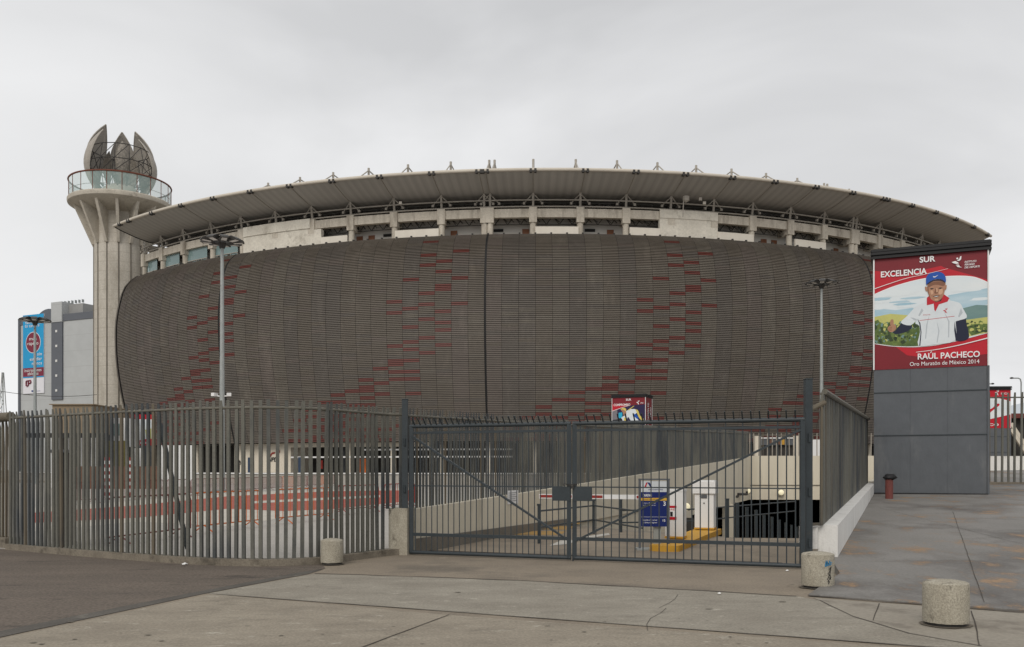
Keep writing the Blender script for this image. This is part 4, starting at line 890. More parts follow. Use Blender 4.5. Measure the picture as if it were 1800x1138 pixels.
    pl(curve_pts([(.47, .415), (.38, .45), (.30, .53), (.245, .585), (.33, .615), (.395, .565), (.405, .60), (.415, .68), (.40, .80), (.55, .795), (.72, .77), (.725, .62), (.735, .60), (.82, .575), (.79, .50), (.76, .445), (.69, .42), (.62, .40), (.55, .43)], 3), .020, 'pshirt')
    pl([(.395, .565), (.41, .61), (.42, .68), (.408, .80), (.418, .80), (.428, .68), (.418, .60)], .022, 'pnavy'); pl([(.715, .60), (.73, .70), (.745, .77), (.725, .775), (.712, .68)], .022, 'pnavy')
    pl([(.41, .575), (.715, .555), (.715, .559), (.41, .579)], .022, 'pred')
    pl(curve_pts([(.50, .36), (.60, .35), (.625, .40), (.58, .44), (.54, .43), (.505, .41)]), .023, 'pblack')
    pl([(.475, .38), (.505, .355), (.55, .425), (.60, .415), (.618, .355), (.67, .395), (.655, .425), (.58, .445), (.55, .505), (.54, .49), (.535, .435), (.475, .445)], .025, 'pred')
    for fx in (([(.50, .52), (.47, .62), (.46, .74), (.468, .74), (.48, .62)]), ([(.62, .50), (.66, .60), (.66, .74), (.668, .74), (.672, .60)]), ([(.33, .545), (.37, .575), (.39, .565), (.36, .55)]), ([(.77, .49), (.745, .56), (.755, .57), (.785, .53)]), ([(.56, .58), (.575, .68), (.56, .78), (.568, .78), (.585, .68)]), ([(.43, .47), (.40, .53), (.41, .54), (.445, .49)])):
        pl(fx, .0215, 'pfold')
    tx("ATLETA", .44, .535, .023, 'pred', width=.065 * w, cap=.010 * h); logo(fr, mb, .615 * w, .475 * h, .05 * w, .023, PI_['pred'])
    for sx in (-1, 1): pl(curve_pts([(.553 + sx * .075, .285), (.553 + sx * .094, .28), (.553 + sx * .09, .315), (.553 + sx * .072, .325)]), .026, 'pskin')
    pl(curve_pts([(.478, .25), (.485, .33), (.505, .385), (.545, .415), (.575, .415), (.61, .385), (.63, .33), (.632, .25), (.55, .22)]), .028, 'pskin')
    pl(curve_pts([(.485, .255), (.55, .24), (.625, .25), (.622, .285), (.55, .27), (.488, .29)]), .029, 'pskin2')
    pl(curve_pts([(.585, .315), (.61, .31), (.612, .345), (.59, .36), (.575, .345)], 4), .0295, 'plight'); pl(curve_pts([(.505, .32), (.525, .318), (.53, .345), (.515, .355)], 4), .0295, 'plight'); pl(curve_pts([(.478, .27), (.49, .30), (.492, .34), (.51, .39), (.5, .38), (.482, .33)], 4), .0292, 'pskin2'); pl(curve_pts([(.54, .395), (.575, .395), (.57, .408), (.548, .408)], 3), .0295, 'plight'); pl([(.556, .30), (.566, .30), (.570, .335), (.558, .338)], .0305, 'plight')
    for sx in (-.035, .04): pl([(.553 + sx - .02, .302), (.553 + sx, .296), (.553 + sx + .02, .302), (.553 + sx, .31)], .030, 'pblack')
    pl([(.55, .305), (.562, .305), (.575, .343), (.553, .35), (.538, .343)], .030, 'pskin2'); pl([(.525, .37), (.555, .364), (.59, .368), (.56, .382)], .030, 'pblack'); pl([(.535, .372), (.58, .370), (.558, .377)], .031, 'pwhite')
    pl(curve_pts([(.468, .265), (.47, .20), (.50, .165), (.555, .155), (.61, .17), (.638, .21), (.637, .255), (.60, .225), (.54, .222), (.49, .245)]), .032, 'pcap')
    pl(curve_pts([(.467, .27), (.50, .238), (.55, .224), (.61, .23), (.638, .262), (.60, .24), (.54, .236), (.5, .252)]), .033, 'pnavy'); pl([(.527, .192), (.545, .198), (.578, .183), (.548, .204), (.533, .203)], .034, 'pwhite')
    # white lines and lettering
    l1 = curve_pts([(0, .265), (.15, .225), (.3, .19), (.48, .165), (.66, .135)]); pl(l1 + [(a, b + .006 * (1 - a)) for a, b in l1[::-1]], .036, 'pwhite')
    l2 = curve_pts([(.38, .855), (.55, .84), (.75, .81), (1, .758)]); pl(l2 + [(a, b + .001 + .008 * a) for a, b in l2[::-1]], .036, 'pwhite')
    tx("SUR", .48, .062, .038, 'pwhite', width=.138 * w, cap=.047 * h, bold=.025, align='c'); tx("EXCELENCIA", .065, .167, .038, 'pwhite', width=.41 * w, cap=.05 * h, bold=.025)
    tx("RAÚL PACHECO", .93, .922, .038, 'pwhite', width=.535 * w, cap=.05 * h, bold=.02, align='r'); tx("Oro Maratón de México 2014", .925, .978, .038, 'pwhite', width=.60 * w, cap=.034 * h, align='r')
    logo(fr, mb, .69 * w, (1 - .135) * h, .11 * w, .038, PI_['pwhite']); tx("IPD", .725, .115, .040, 'pmaroon', width=.045 * w, cap=.016 * h, bold=.02, shear=.3)
    for k, t in enumerate(("INSTITUTO", "PERUANO", "DEL DEPORTE")): tx(t, .80, .098 + k * .024, .038, 'pwhite', width=(.10, .085, .13)[k] * w, cap=.016 * h, bold=.015, shear=.3)
paint_dep = 3.6
angm = atan2(29.9 - 31.3, (1737 - 900) / FPX * 29.9 - (1536 - 900) / FPX * 31.3); wm = hypot(29.9 - 31.3, (1737 - 900) / FPX * 29.9 - (1536 - 900) / FPX * 31.3)
billboard(1536, 1738, 31.3, wm, .80, EYE + (HOR - 651) / FPX * 31.3, EYE + (HOR - 457) / FPX * 31.3, angm, paint_dep, 'tall billboard tower by the white wall picturing a man in a blue cap', paint_main)
def paint_throw(fr, mb, w, h):
    def pl(pts, d, m): fr.poly(mb, [(a * w, (1 - b) * h) for a, b in pts], d, PI_[m])
    pl([(0, 0), (1, 0), (1, 1), (0, 1)], 0, 'pviolet'); pl([(0, 0), (1, 0), (1, .22), (.6, .24), (.3, .32), (0, .42)], .01, 'pmaroon'); pl([(0, .2), (.5, .2), (.5, .255), (.3, .315), (0, .42)], .014, 'pred')
    pl([(0, .40), (.3, .30), (.5, .25), (.5, .258), (.3, .31), (0, .415)], .02, 'pwhite'); pl([(0, .42), (.16, .37), (.17, .66), (0, .68)], .02, 'pgrey'); pl([(.2, .46), (.31, .45), (.31, .62), (.2, .63)], .02, 'pcyan')
    pl([(0, .68), (.3, .64), (.33, 1), (0, 1)], .018, 'pblack'); pl([(.02, .74), (.1, .72), (.16, .84), (.28, .8), (.3, .9), (.05, .9)], .02, 'pgrey')
    pl(curve_pts([(.42, .42), (.55, .36), (.72, .37), (.76, .46), (.70, .52), (.76, .62), (.82, .80), (.80, 1), (.30, 1), (.32, .70), (.28, .62), (.36, .56)], 3), .024, 'pshirt')
    pl(curve_pts([(.26, .36), (.36, .34), (.43, .43), (.42, .53), (.36, .56), (.33, .46)], 3), .028, 'pskin'); pl(curve_pts([(.25, .36), (.33, .31), (.42, .34), (.42, .42), (.34, .36)], 3), .03, 'pyellow')
    pl(curve_pts([(.70, .37), (.78, .40), (.84, .56), (.94, .66), (.92, .72), (.82, .64), (.75, .48)], 3), .028, 'pyellow'); pl([(.66, .52), (.72, .50), (.80, .62), (.78, .68), (.68, .60)], .027, 'pcap')
    pl([(.48, .38), (.66, .255), (.67, .27), (.50, .40)], .03, 'pyellow'); pl([(.36, .62), (.43, .60), (.46, .8), (.44, 1), (.36, 1)], .028, 'pyellow'); pl([(.46, .62), (.5, .6), (.62, .8), (.58, 1), (.45, 1)], .027, 'pviolet')
    fr.text(mb, "SUR", .5 * w, .905 * h, .03, PI_['pwhite'], width=.16 * w, cap=.06 * h, bold=.02, align='c'); fr.text(mb, "COMPROMISO", .05 * w, .75 * h, .03, PI_['pwhite'], width=.5 * w, cap=.065 * h, bold=.02, shear=.1)
    logo(fr, mb, .73 * w, .78 * h, .12 * w, .03, PI_['pwhite']); fr.text(mb, "IPD", .86 * w, .80 * h, .03, PI_['pwhite'], width=.08 * w, cap=.04 * h)
def side_red(fr, mb, w, h):
    rect(fr, mb, 0, w, 0, h, 0, PI_['pmaroon']); rect(fr, mb, w * .93, w, 0, h, .02, PI_['pwhite'])
    fr.text(mb, "VOCACIÓN DE", w * .42, h * .12, .03, PI_['pwhite'], width=h * .72, cap=w * .17, bold=.02, vertical=True); fr.text(mb, "SERVICIO", w * .78, h * .22, .03, PI_['pwhite'], width=h * .5, cap=w * .15, bold=.02, vertical=True)
def zat(py, Y): return EYE + (HOR - py) / FPX * Y
billboard(1076, 1137, 92, 3.45, 0, zat(757, 92), zat(700, 92), -.40, 2.6, 'distant billboard showing a javelin thrower above the gate', paint_throw, side_red)
def paint_runner(fr, mb, w, h):
    def pl(pts, d, m): fr.poly(mb, [(a * w, (1 - b) * h) for a, b in pts], d, PI_[m])
    pl([(0, 0), (1, 0), (1, 1), (0, 1)], 0, 'pred'); top = curve_pts([(0, .16), (.3, .2), (.7, .22), (1, .3)]); bot = curve_pts([(0, .82), (.4, .78), (1, .64)]); pl(top + bot[::-1], .01, 'psky')
    pl(curve_pts([(.0, .40), (.2, .34), (.3, .42), (.5, .5), (.66, .36), (.72, .40), (.5, .58), (.48, .68), (.3, .72), (0, .74)], 3), .02, 'pred'); pl(curve_pts([(.1, .34), (.25, .32), (.3, .42), (.2, .5), (.1, .44)], 3), .03, 'pskin2')
    pl([(0, .5), (.2, .52), (.22, .7), (0, .74)], .03, 'pcap'); fr.text(mb, "MÉXICO", .70 * w, .06 * h, .03, PI_['pwhite'], width=.62 * w, cap=.06 * h, bold=.02, align='r'); logo(fr, mb, .6 * w, .86 * h, .14 * w, .03, PI_['pwhite']); fr.text(mb, "IPD", .76 * w, .88 * h, .03, PI_['pwhite'], width=.16 * w, cap=.05 * h)
billboard(1706, 1774, 90, 3.85, 1.2, zat(753, 90), zat(686, 90), -.05, 3.3, 'distant billboard with a red runner half hidden by the large billboard tower', paint_runner)
def paint_court(fr, mb, w, h):
    def pl(pts, d, m): fr.poly(mb, [(a * w, (1 - b) * h) for a, b in pts], d, PI_[m])
    pl([(0, 0), (1, 0), (1, 1), (0, 1)], 0, 'pwhite'); pl([(0, 0), (1, 0), (1, .16), (0, .16)], .01, 'pred'); pl([(.1, .2), (.95, .2), (.95, .8), (.1, .8)], .01, 'psky'); pl([(.0, .84), (1, .78), (1, 1), (0, 1)], .012, 'pred')
    pl(curve_pts([(.45, .25), (.6, .3), (.55, .5), (.65, .8), (.3, .8), (.35, .5)], 3), .02, 'pshirt'); pl([(.7, .5), (.95, .45), (.95, .78), (.75, .8)], .02, 'pfield')
    logo(fr, mb, .3 * w, .87 * h, .16 * w, .02, PI_['pwhite']); fr.text(mb, "IPD", .5 * w, .05 * h, .02, PI_['pwhite'], width=.25 * w, cap=.06 * h, bold=.02)
billboard(225, 258, 88, 2.2, 0, zat(783, 88), zat(728, 88), .35, 2.4, 'distant red and white billboard seen through the curved slat fence', paint_court, side_red)

# ------------------------------------------------------------------ LIGHT MASTS
def light_mast(px, Y, ptop, pbase_z, r0, r1, cw, label, cams=False):
    x = (px - 900) / FPX * Y; zt = zat(ptop, Y)
    o = thing('light_mast', label, 'light mast', (x, Y, pbase_z), 'galvanised floodlight masts with round heads')
    mb = MB(); mb.lathe([(r0 * 2.2, pbase_z), (r0 * 2.2, pbase_z + .08), (r0, pbase_z + .1), (r0 * .95, pbase_z + 6), (r1, zt)], (x, Y), 14); mb.build('pole', M['galv'], o, auto=50)
    R = cw / 2; mb = MB(); c_ = [(x + R * .62 * cos(2 * pi * i / 18), Y + R * .62 * sin(2 * pi * i / 18), zt + .1) for i in range(19)]; mb.tube(c_, .06, 6)
    for i in range(4): a = 2 * pi * i / 4; mb.tube([(x, Y, zt - .1), (x + R * .62 * cos(a), Y + R * .62 * sin(a), zt + .1)], .05, 5)
    mb.lathe([(.2, zt - .4), (.34, zt), (.2, zt + .35)], (x, Y), 10); mb.build('head_ring', M['bracketdark'], o)
    for i in range(9):
        a = 2 * pi * i / 9 + .25; ca, sa = cos(a), sin(a); mb = MB()
        vs = []
        for r, z, hw in ((R * .42, zt + .38, .26), (R * .42, zt + .02, .22), (R * 1.0, zt + .10, .30), (R * .96, zt + .22, .30), (R * .7, zt + .42, .3)):
            for s_ in (-1, 1): vs.append((x + r * ca - s_ * hw * sa, Y + r * sa + s_ * hw * ca, z))
        mb.add(vs, [(0, 1, 3, 2), (2, 3, 5, 4), (4, 5, 7, 6), (6, 7, 9, 8), (8, 9, 1, 0), (0, 2, 4, 6, 8), (9, 7, 5, 3, 1)])
        f = mb.build('floodlight', M['lamphouse'], o)
        mb = MB(); mb.poly([(x + r * ca - s_ * .2 * sa, Y + r * sa + s_ * .2 * ca, zt + (.02 + .08 * (r - R * .42) / (R * .58)) - .012) for r, s_ in ((R * .52, -1), (R * .52, 1), (R * .92, 1), (R * .92, -1))]); mb.build('lens', M['lens'], f)
    if cams:
        for s_ in (-1, 1):
            zc = zat(697, Y); mb = MB(); mb.bar((x, Y, zc), (x + s_ * .5, Y, zc + .05), .08); mb.obox((x + s_ * .55, Y - .1, zc - .0), .3, .45, .25, s_ * .4); mb.build('security_camera', M['white'], o)
    return o
light_mast(390.5, 70, 428, .004, .21, .12, 3.3, 'speckled light mast standing in front of the facade left of centre', True)
light_mast(1444, 93, 501, .0, .2, .11, 3.2, 'light mast rising behind the white wall at the facade right side')
light_mast(61.5, 100, 566, .0, .2, .12, 3.3, 'darker light mast in front of the office block banner')
def street_lamp(px, Y, zt, label, dx):
    x = (px - 900) / FPX * Y; o = thing('street_lamp', label, 'street lamp', (x, Y, 1.0)); mb = MB(); mb.tube([(x, Y, 1.0), (x, Y, zt - .5), (x + dx * .1, Y, zt - .12), (x + dx * .35, Y, zt)] + [(x + dx, Y, zt)], .08, 8); mb.build('pole', M['galv'], o, auto=50)
    mb = MB(); mb.lathe([(.05, zt - .1), (.2, zt - .05), (.22, zt + .05), (.08, zt + .12)], (x + dx * 1.15, Y), 10); mb.build('lamp_head', M['lamphouse'], o)
street_lamp(1795, 110, zat(665, 110), 'thin curved street lamp at the far right picture edge', -1.0)
street_lamp(1734, 120, zat(675, 120), 'small street lamp head peeking out beside the billboard tower', .7)

# ------------------------------------------------------------------ RED POST WITH BAG
p = GP(1563, 877); mb = MB(); z0 = plz(*p)
rp = thing('red_pipe_post', 'faded red pipe post with a black rubbish bag stuffed in its top', 'post', (*p, z0))
mb.lathe([(.115, z0 - .05), (.12, z0 + .3), (.118, z0 + .62), (.105, z0 + .62)], p, 20); mb.build('pipe', mat('faded_red_paint', (.20, .06, .05), (.13, .045, .04), 5, .7, fine=.2, stretch=(1, 1, .4)), rp, auto=40)
mb = MB(); rr = random.Random(2); n, k = 12, 7; vs = []
for i in range(k):
    t = i / (k - 1); r = .16 * sin(pi * (.12 + .8 * t)) + .02
    for j in range(n): a = 2 * pi * j / n; q = r * rr.uniform(.8, 1.2); vs.append((p[0] + q * cos(a) + (.09 * t if cos(a) > 0 else 0), p[1] + q * sin(a), z0 + .58 + t * .2 + rr.uniform(-.015, .015)))
mb.add(vs, [(i * n + j, i * n + (j + 1) % n, (i + 1) * n + (j + 1) % n, (i + 1) * n + j) for i in range(k - 1) for j in range(n)] + [tuple(range((k - 1) * n, k * n))])
tag(mb.build('rubbish_bag', M['black'], smooth=True), 'crumpled black rubbish bag on top of the faded red pipe post', 'bag')

# ------------------------------------------------------------------ PARKING ENTRY
def island():
    a, b = Vector(G(1142, 968)), Vector((4.8, 23.6)); u = (b - a).normalized(); n = Vector((u.y, -u.x)); mb = MB(); w = .62
    pts = [a + n * 0, a + n * w, b + n * w, b + n * 0]; nose = [a + n * (w * (.5 - .5 * cos(t))) - u * (.18 * sin(t)) for t in [pi * i / 8 for i in range(1, 8)]]
    mb.prism([tuple(a)] + [tuple(q) for q in nose] + [tuple(a + n * w), tuple(b + n * w), tuple(b)], -.02, .12); tag(mb.build('kerb_island', M['yellow']), 'raised yellow kerb island under the white parking machines', 'kerb')
    return a, b, u, n
IA, IB, iu, inr = island()
irot = atan2(iu.y, iu.x) - pi / 2
def cabinet(px, Y, w, d, h, label, head, name):
    x = (px - 900) / FPX * Y; z = .14; o = thing(name, label, 'parking machine', (x, Y, z)); ca, sa = cos(irot), sin(irot)
    mb = MB(); mb.obox((x, Y, z + .04), w, d, h - (.3 if head else .0) - .04, irot, 0); mb.build('cabinet_body', M['white'], o)
    mb = MB(); mb.obox((x, Y, z), w * 1.06, d * 1.06, .045, irot, 0); mb.build('base_plate', M['yellow'], o)
    if head:
        mb = MB(); mb.obox((x, Y, z + h - .3), w * 1.2, d * 1.25, .3, irot); mb.obox((x, Y, z + h), w * 1.1, d * 1.1, .03, irot); mb.build('cabinet_head', M['white'], o)
        fx = (x + d / 2 * sa, Y - d / 2 * ca); mb = MB(); mb.obox((fx[0], fx[1], z + h - .42), .15, .03, .09, irot); mb.build('display', M['metalgrey'], o)
        mb = MB(); mb.obox((fx[0], fx[1], z + h - .56), .03, .03, .03, irot); mb.build('ticket_slot', M['black'], o)
    else:
        mb = MB(); mb.obox((x, Y, z + h), w * 1.05, d * 1.05, .05, irot); mb.build('lid', M['white'], o)
        fr = Frame((x + (d / 2 + .01) * sa - w / 2 * ca, Y - (d / 2 + .01) * ca - w / 2 * sa, z + h * .40), (ca, sa, 0), (sa, -ca, 0)); mb = MB()
        rect(fr, mb, .02, w * .62, 0, h * .30, 0, 0); rect(fr, mb, .02, w * .62, 0, h * .06, .003, 1); rect(fr, mb, .02, w * .62, h * .25, h * .30, .003, 1)
        rect(fr, mb, w * .28, w * .42, h * .07, h * .17, .003, 2); rect(fr, mb, w * .1, w * .2, h * .12, h * .2, .003, 2); fr.text(mb, "PARE", w * .08, h * .20, .004, 1, width=w * .45, cap=h * .035); mb.build('notice', [M['pwhite'], M['pred'], M['pblack']], o)
    return o, x
c1, c1x = cabinet(1188, 20.0, .40, .34, 1.02, 'white barrier cabinet with a red notice behind the tariff sign', False, 'barrier_cabinet')
c2, c2x = cabinet(1240, 23.0, .47, .4, 1.2, 'white ticket machine with a wider head on the yellow island', True, 'ticket_machine')
# boom
bz = 1.03; e0 = Vector((c1x - .15, 20.02)); e1 = Vector(((948 - 900) / FPX * 20.9, 20.9)); bo = thing('barrier_boom', 'red and white striped parking boom closed across the lane', 'barrier', (e0.x, e0.y, bz)); L_ = (e1 - e0).length; bu = (e1 - e0).normalized()
mb = MB(); mb.bar((*e0, bz), (*e1, bz), .035, .10, 0); mb.build('boom_arm', M['white'], bo)
cc = 0
for f0_, f1_ in ((.02, .24), (.50, .62), (.74, .995)):
    mb = MB(); a, b = e0 + bu * L_ * f0_, e0 + bu * L_ * f1_; mb.bar((*a, bz + .0), (*b, bz + .0), .042, .062); mb.build('red_stripe', M['redpaint'], bo)
# tariff sign
x, Y = (1150 - 900) / FPX * 18.6, 18.6
ts = thing('tariff_sign', 'blue and white tariff sign standing on the ramp behind the gate', 'sign', (x, Y, 0))
zb, zt = zat(926, Y), zat(846, Y); wS = .54
mb = MB(); mb.box(x - wS / 2, x + wS / 2, Y, Y + .06, zb, zt); mb.build('panel', M['metalgrey'], ts)
fr = Frame((x - wS / 2, Y - .004, zb), (1, 0, 0), (0, -1, 0)); h = zt - zb; mb = MB()
M['sblue'] = mat('sign_blue', (.008, .02, .13), rough=.4); M['syellow'] = mat('sign_yellow', (.65, .38, .04), rough=.5); M['slight'] = mat('sign_white', (.55, .58, .60), rough=.5)
rect(fr, mb, 0, wS, h * .76, h, 0, 2); rect(fr, mb, 0, wS, 0, h * .76, 0, 0); rect(fr, mb, 0, wS, h * .57, h * .63, .003, 1)
fr.poly(mb, [(wS * .12, h * .86), (wS * .2, h * .97), (wS * .25, h * .97), (wS * .18, h * .86)], .003, 4); fr.poly(mb, [(wS * .22, h * .97), (wS * .32, h * .97), (wS * .44, h * .85), (wS * .36, h * .86), (wS * .27, h * .94)], .003, 0)
fr.text(mb, "estacionamientos", wS * .28, h * .80, .003, 0, width=wS * .55, cap=h * .04); fr.text(mb, "TARIFAS", wS * .05, h * .66, .003, 3, width=wS * .36, cap=h * .055, bold=.02)
fr.text(mb, "Tarifa por hora o fracción", wS * .05, h * .585, .005, 0, width=wS * .6, cap=h * .026); fr.text(mb, "3", wS * .84, h * .46, .003, 3, cap=h * .09, bold=.02)
for k in range(2): fr.text(mb, ("Lunes a domingo", "de 6 a 23 horas")[k], wS * .05, h * (.51 - .05 * k), .003, 3, width=wS * .5, cap=h * .022)
for k in range(2): fr.text(mb, ("Pérdida del ticket", "de fichas de ingreso")[k], wS * .05, h * (.13 - .055 * k), .003, 3, width=wS * .56, cap=h * .032)
fr.text(mb, "15", wS * .82, h * .11, .003, 3, cap=h * .05, bold=.02); rect(fr, mb, 0, wS, h * .21, h * .215, .002, 3)
mb.build('sign_face', [M['sblue'], M['syellow'], M['slight'], M['pwhite'], M['pred']], ts)
for s_ in (-1, 1): mb = MB(); mb.box(x + s_ * (wS / 2 + .025) - .022, x + s_ * (wS / 2 + .025) + .022, Y - .005, Y + .05, 0, zt + .02); mb.build('leg', M['metalgrey'], ts)
mb = MB(); mb.box(x - wS / 2 - .05, x + wS / 2 + .05, Y - .008, Y + .053, zt + .02, zt + .05); mb.build('top_bar', M['metalgrey'], ts)
mb = MB(); mb.box(x + .0, x + .15, Y + .065, Y + .13, 0, zb + .2); mb.build('centre_post', M['galv'], ts)
mb = MB(); mb.box(x - .36, x + .36, Y - .12, Y + .2, 0, .035); mb.build('foot_plate', M['galv'], ts)
# railings
def railing(label, pts, h, posts, rails=(.42, .74), r=.028, group=None, base=0.0):
    o = thing('railing', label, 'railing', (*pts[0], base), group)
    for q in posts: mb = MB(); mb.tube([(*q, base - .02), (*q, base + h)], r * 1.25, 8); mb.lathe([(r * 1.7, base + h - .02), (r * 1.7, base + h + .02)], q, 8); mb.build('post', M['gate'], o)
    for z in rails: mb = MB(); mb.tube([(x, y, base + z) for x, y in pts], r * .75, 6); mb.build('rail', M['gate'], o)
    return o
A1, A3, A5 = (.6, 20.2), (2.08, 23.2), (2.85, 19.9)
railing('dark pipe railing forming a corner behind the striped boom', [A1, A3, A5], .86, [A1, A3, (1.75, 28)][:2], (.36, .72))
railing('dark pipe railing along the ramp edge towards the ticket machine', [(2.85, 23.8), (5.0, 24.6), (9.5, 30.5)], .92, [(2.85, 23.8), (5.02, 24.6)], (.30, .62), base=-.05)
mb = MB(); mb.tube([(1.7, 27.2, 0), (1.7, 27.2, .95)], .035, 8); tag(mb.build('railing_post', M['gate']), 'single dark post by the stained ramp wall behind the boom', 'post')
pxs = [(1278, 878), (1296, 885), (1313, 893), (1329, 898), (1343, 905), (1357, 910), (1370, 915), (1381, 920), (1391, 924), (1400, 927)]
for i, (px, py) in enumerate(pxs):
    k = (px - 900) / FPX; Yp = (5.67 - .4 * 24) / (k - .4) if abs(k - .4) > 1e-6 else 40; Yp = max(24, min(Yp, 48)); X = k * Yp; zt = zat(py, Yp); zr = -.02 - (Yp - 21.6) * .0965
    mb = MB(); mb.box(X - .045, X + .045, Yp - .04, Yp + .04, zr - .3, zt); mb.box(X - .052, X + .052, Yp - .047, Yp + .047, zt, zt + .02)
    tag(mb.build('ramp_post', M['gate']), 'slim grey square post in the row descending the garage ramp', 'post', 'square posts descending the ramp')
# floor paint
mb = MB()
for k in range(4):
    y0, y1 = 940 - k * 9.5, 934 - k * 9; a = [G(880 + k * 22 + 22, y0, .01), G(985 + k * 16, y0 + .5, .01), G(995 + k * 16, y1, .01), G(915 + k * 22, y1 - .6, .01)]
    mb.poly([(*q, .008) for q in a])
kind(mb.build('hatching_paint', mat('worn_yellow_paint', (.42, .24, .05), (.26, .19, .10), 4, .9)), 'structure')
mb = MB(); mb.poly([(*G(*q), .008) for q in ((966, 960), (985, 951), (1012, 950), (1012, 946), (1070, 938), (1072, 941), (1030, 948), (1012, 953), (1000, 957))])
kind(mb.build('arrow_marking', mat('worn_white_paint', (.55, .53, .48), (.38, .36, .32), 4, .9)), 'structure')
mb = MB(); mb.bar((GL.x + .2, GL.y + .9, .01), (GR.x - .1, GR.y + .9, .01), .06, .012); kind(mb.build('rail_shadow_strip', M['joint']), 'structure')  # dark strip painted in as the shadow of the gate's ground rail
# wall lamps and notice
for px, py, Y_, lab in ((1373, 866, 71.3, 'round lit bulkhead lamp on the wall above the garage mouth'), (1314, 863, 70.3, 'round bulkhead lamp on a bracket near the garage corner'), (1206, 891, 44.5, 'round lit bulkhead lamp behind the white ticket machine')):
    q = W3(px, py, Y_); o = thing('wall_lamp', lab, 'lamp', tuple(q)); r = .22 if Y_ > 60 else .19; mb = MB(); n = 16
    vs = [(q.x + rr_ * r * cos(2 * pi * j / n), q.y - dd, q.z + rr_ * r * sin(2 * pi * j / n)) for rr_, dd in ((1, 0), (1, .05), (.85, .14), (.4, .2)) for j in range(n)]
    mb.add(vs, [(i * n + j, i * n + (j + 1) % n, (i + 1) * n + (j + 1) % n, (i + 1) * n + j) for i in range(3) for j in range(n)] + [tuple(range(3 * n, 4 * n))]); mb.build('diffuser', mat('lamp_glass', (.7, .65, .48), rough=.3, emit=(.42, .38, .25)), o)
    mb = MB(); mb.obox((q.x, q.y + .06, q.z - r * 1.05), r * 2.1, .1, r * 2.1); mb.build('backplate', M['steelpaint'], o)
q = [W3(1280, 874, 62), W3(1297, 873, 64), W3(1297, 869, 64), W3(1313, 869, 66), W3(1313, 864, 66)]; mb = MB(); mb.tube(q, .09, 6); mb.tube([q[0] - Vector((0, 0, .3)), q[0] + Vector((0, 0, .3))], .09, 6)
tag(mb.build('wall_bracket', M['bracketdark']), 'dark stepped pipe bracket on the wall left of the garage mouth', 'bracket')
p = WA + wu * 5.2 + wn_ * .15; q = W3(850, 893, p.y); fr = Frame((p.x, p.y, .78), (wu.x, wu.y, 0), (wn_.x, wn_.y, 0)); mb = MB(); rect(fr, mb, 0, .75, 0, .34, .004, 0)
for k in range(5): rect(fr, mb, .08, .6 - .06 * (k % 2), .27 - k * .05, .285 - k * .05, .008, 1)
tag(mb.build('paper_notice', [M['pwhite'], M['pgrey']]), 'white paper notice taped on the stained ramp wall', 'notice')

# ------------------------------------------------------------------ CROWD BARRIERS
def make_barrier(L_=3.3, H=1.04):
    o = thing('crowd_barrier', 'x', 'barrier', (0, 0, 0)); r = .019; mb = MB(); h = L_ / 2
    pts = [(-h, 0, .2), (-h, 0, H - .15), (-h + .045, 0, H - .045), (-h + .15, 0, H), (h - .15, 0, H), (h - .045, 0, H - .045), (h, 0, H - .15), (h, 0, .2), (-h, 0, .2)]; mb.tube(pts, r, 6); mb.build('frame', M['orange'], o)
    mb = MB(); mb.tube([(0, 0, .2), (0, 0, H)], .011, 5); me = bpy.data.meshes.new('bar'); me.from_pydata(mb.v, [], mb.f); me.materials.append(M['orange'])
    for i in range(1, 17): b = bpy.data.objects.new('bar', me); COL.objects.link(b); b.parent = o; b.location = (-h + L_ * i / 17, 0, 0)
    for s_ in (-1, 1): mb = MB(); mb.bar((s_ * h * .72, -.30, .012), (s_ * h * .72, 0, .21), .05, .015); mb.bar((s_ * h * .72, .30, .012), (s_ * h * .72, 0, .21), .05, .015); mb.build('foot', M['orange'], o)
    return o
B0 = make_barrier()
def recolor(o, m):
    for ch in o.children:
        for s_ in ch.material_slots: s_.link = 'OBJECT'; s_.material = M[m]
first = True
for (xa, ya), (xb, yb), m_, lab in (((-8.55, 19.3), (-7.95, 22.4), 'darkred', 'dull red crowd barrier nearest the curved fence'), ((-8.05, 22.9), (-7.2, 26.2), 'orange', 'bright orange crowd barrier next to the nearest dull red one'), ((-7.05, 26.7), (-5.85, 30.2), 'orange', 'orange crowd barrier behind the brownish bollard, third from the left'),
        ((-6.3, 32.4), (-5.2, 35.6), 'redpaint', 'red crowd barrier beyond the orange ones, half before the gate post'), ((-5.1, 36.2), (-4.2, 39.5), 'redpaint', 'red crowd barrier just left of the gate post')):
    o = B0 if first else copy_tree(B0); first = False
    o.location = ((xa + xb) / 2, (ya + yb) / 2, .004); o.rotation_euler = (0, 0, atan2(yb - ya, xb - xa)); o['label'] = lab; o['group'] = 'crowd barriers on the plaza'; recolor(o, m_)
for k in range(14):
    a = Vector((-20.3 + k * .19, 43 + k * 3.65)); o = copy_tree(B0); o.location = (a.x, a.y, .004); o.rotation_euler = (0, 0, pi / 2 - .05 + random.uniform(-.06, .06))
    o['label'] = 'red crowd barrier in the far row across the plaza'; o['group'] = 'far row of red crowd barriers'; recolor(o, 'orange' if k in (9, 12) else 'darkred')
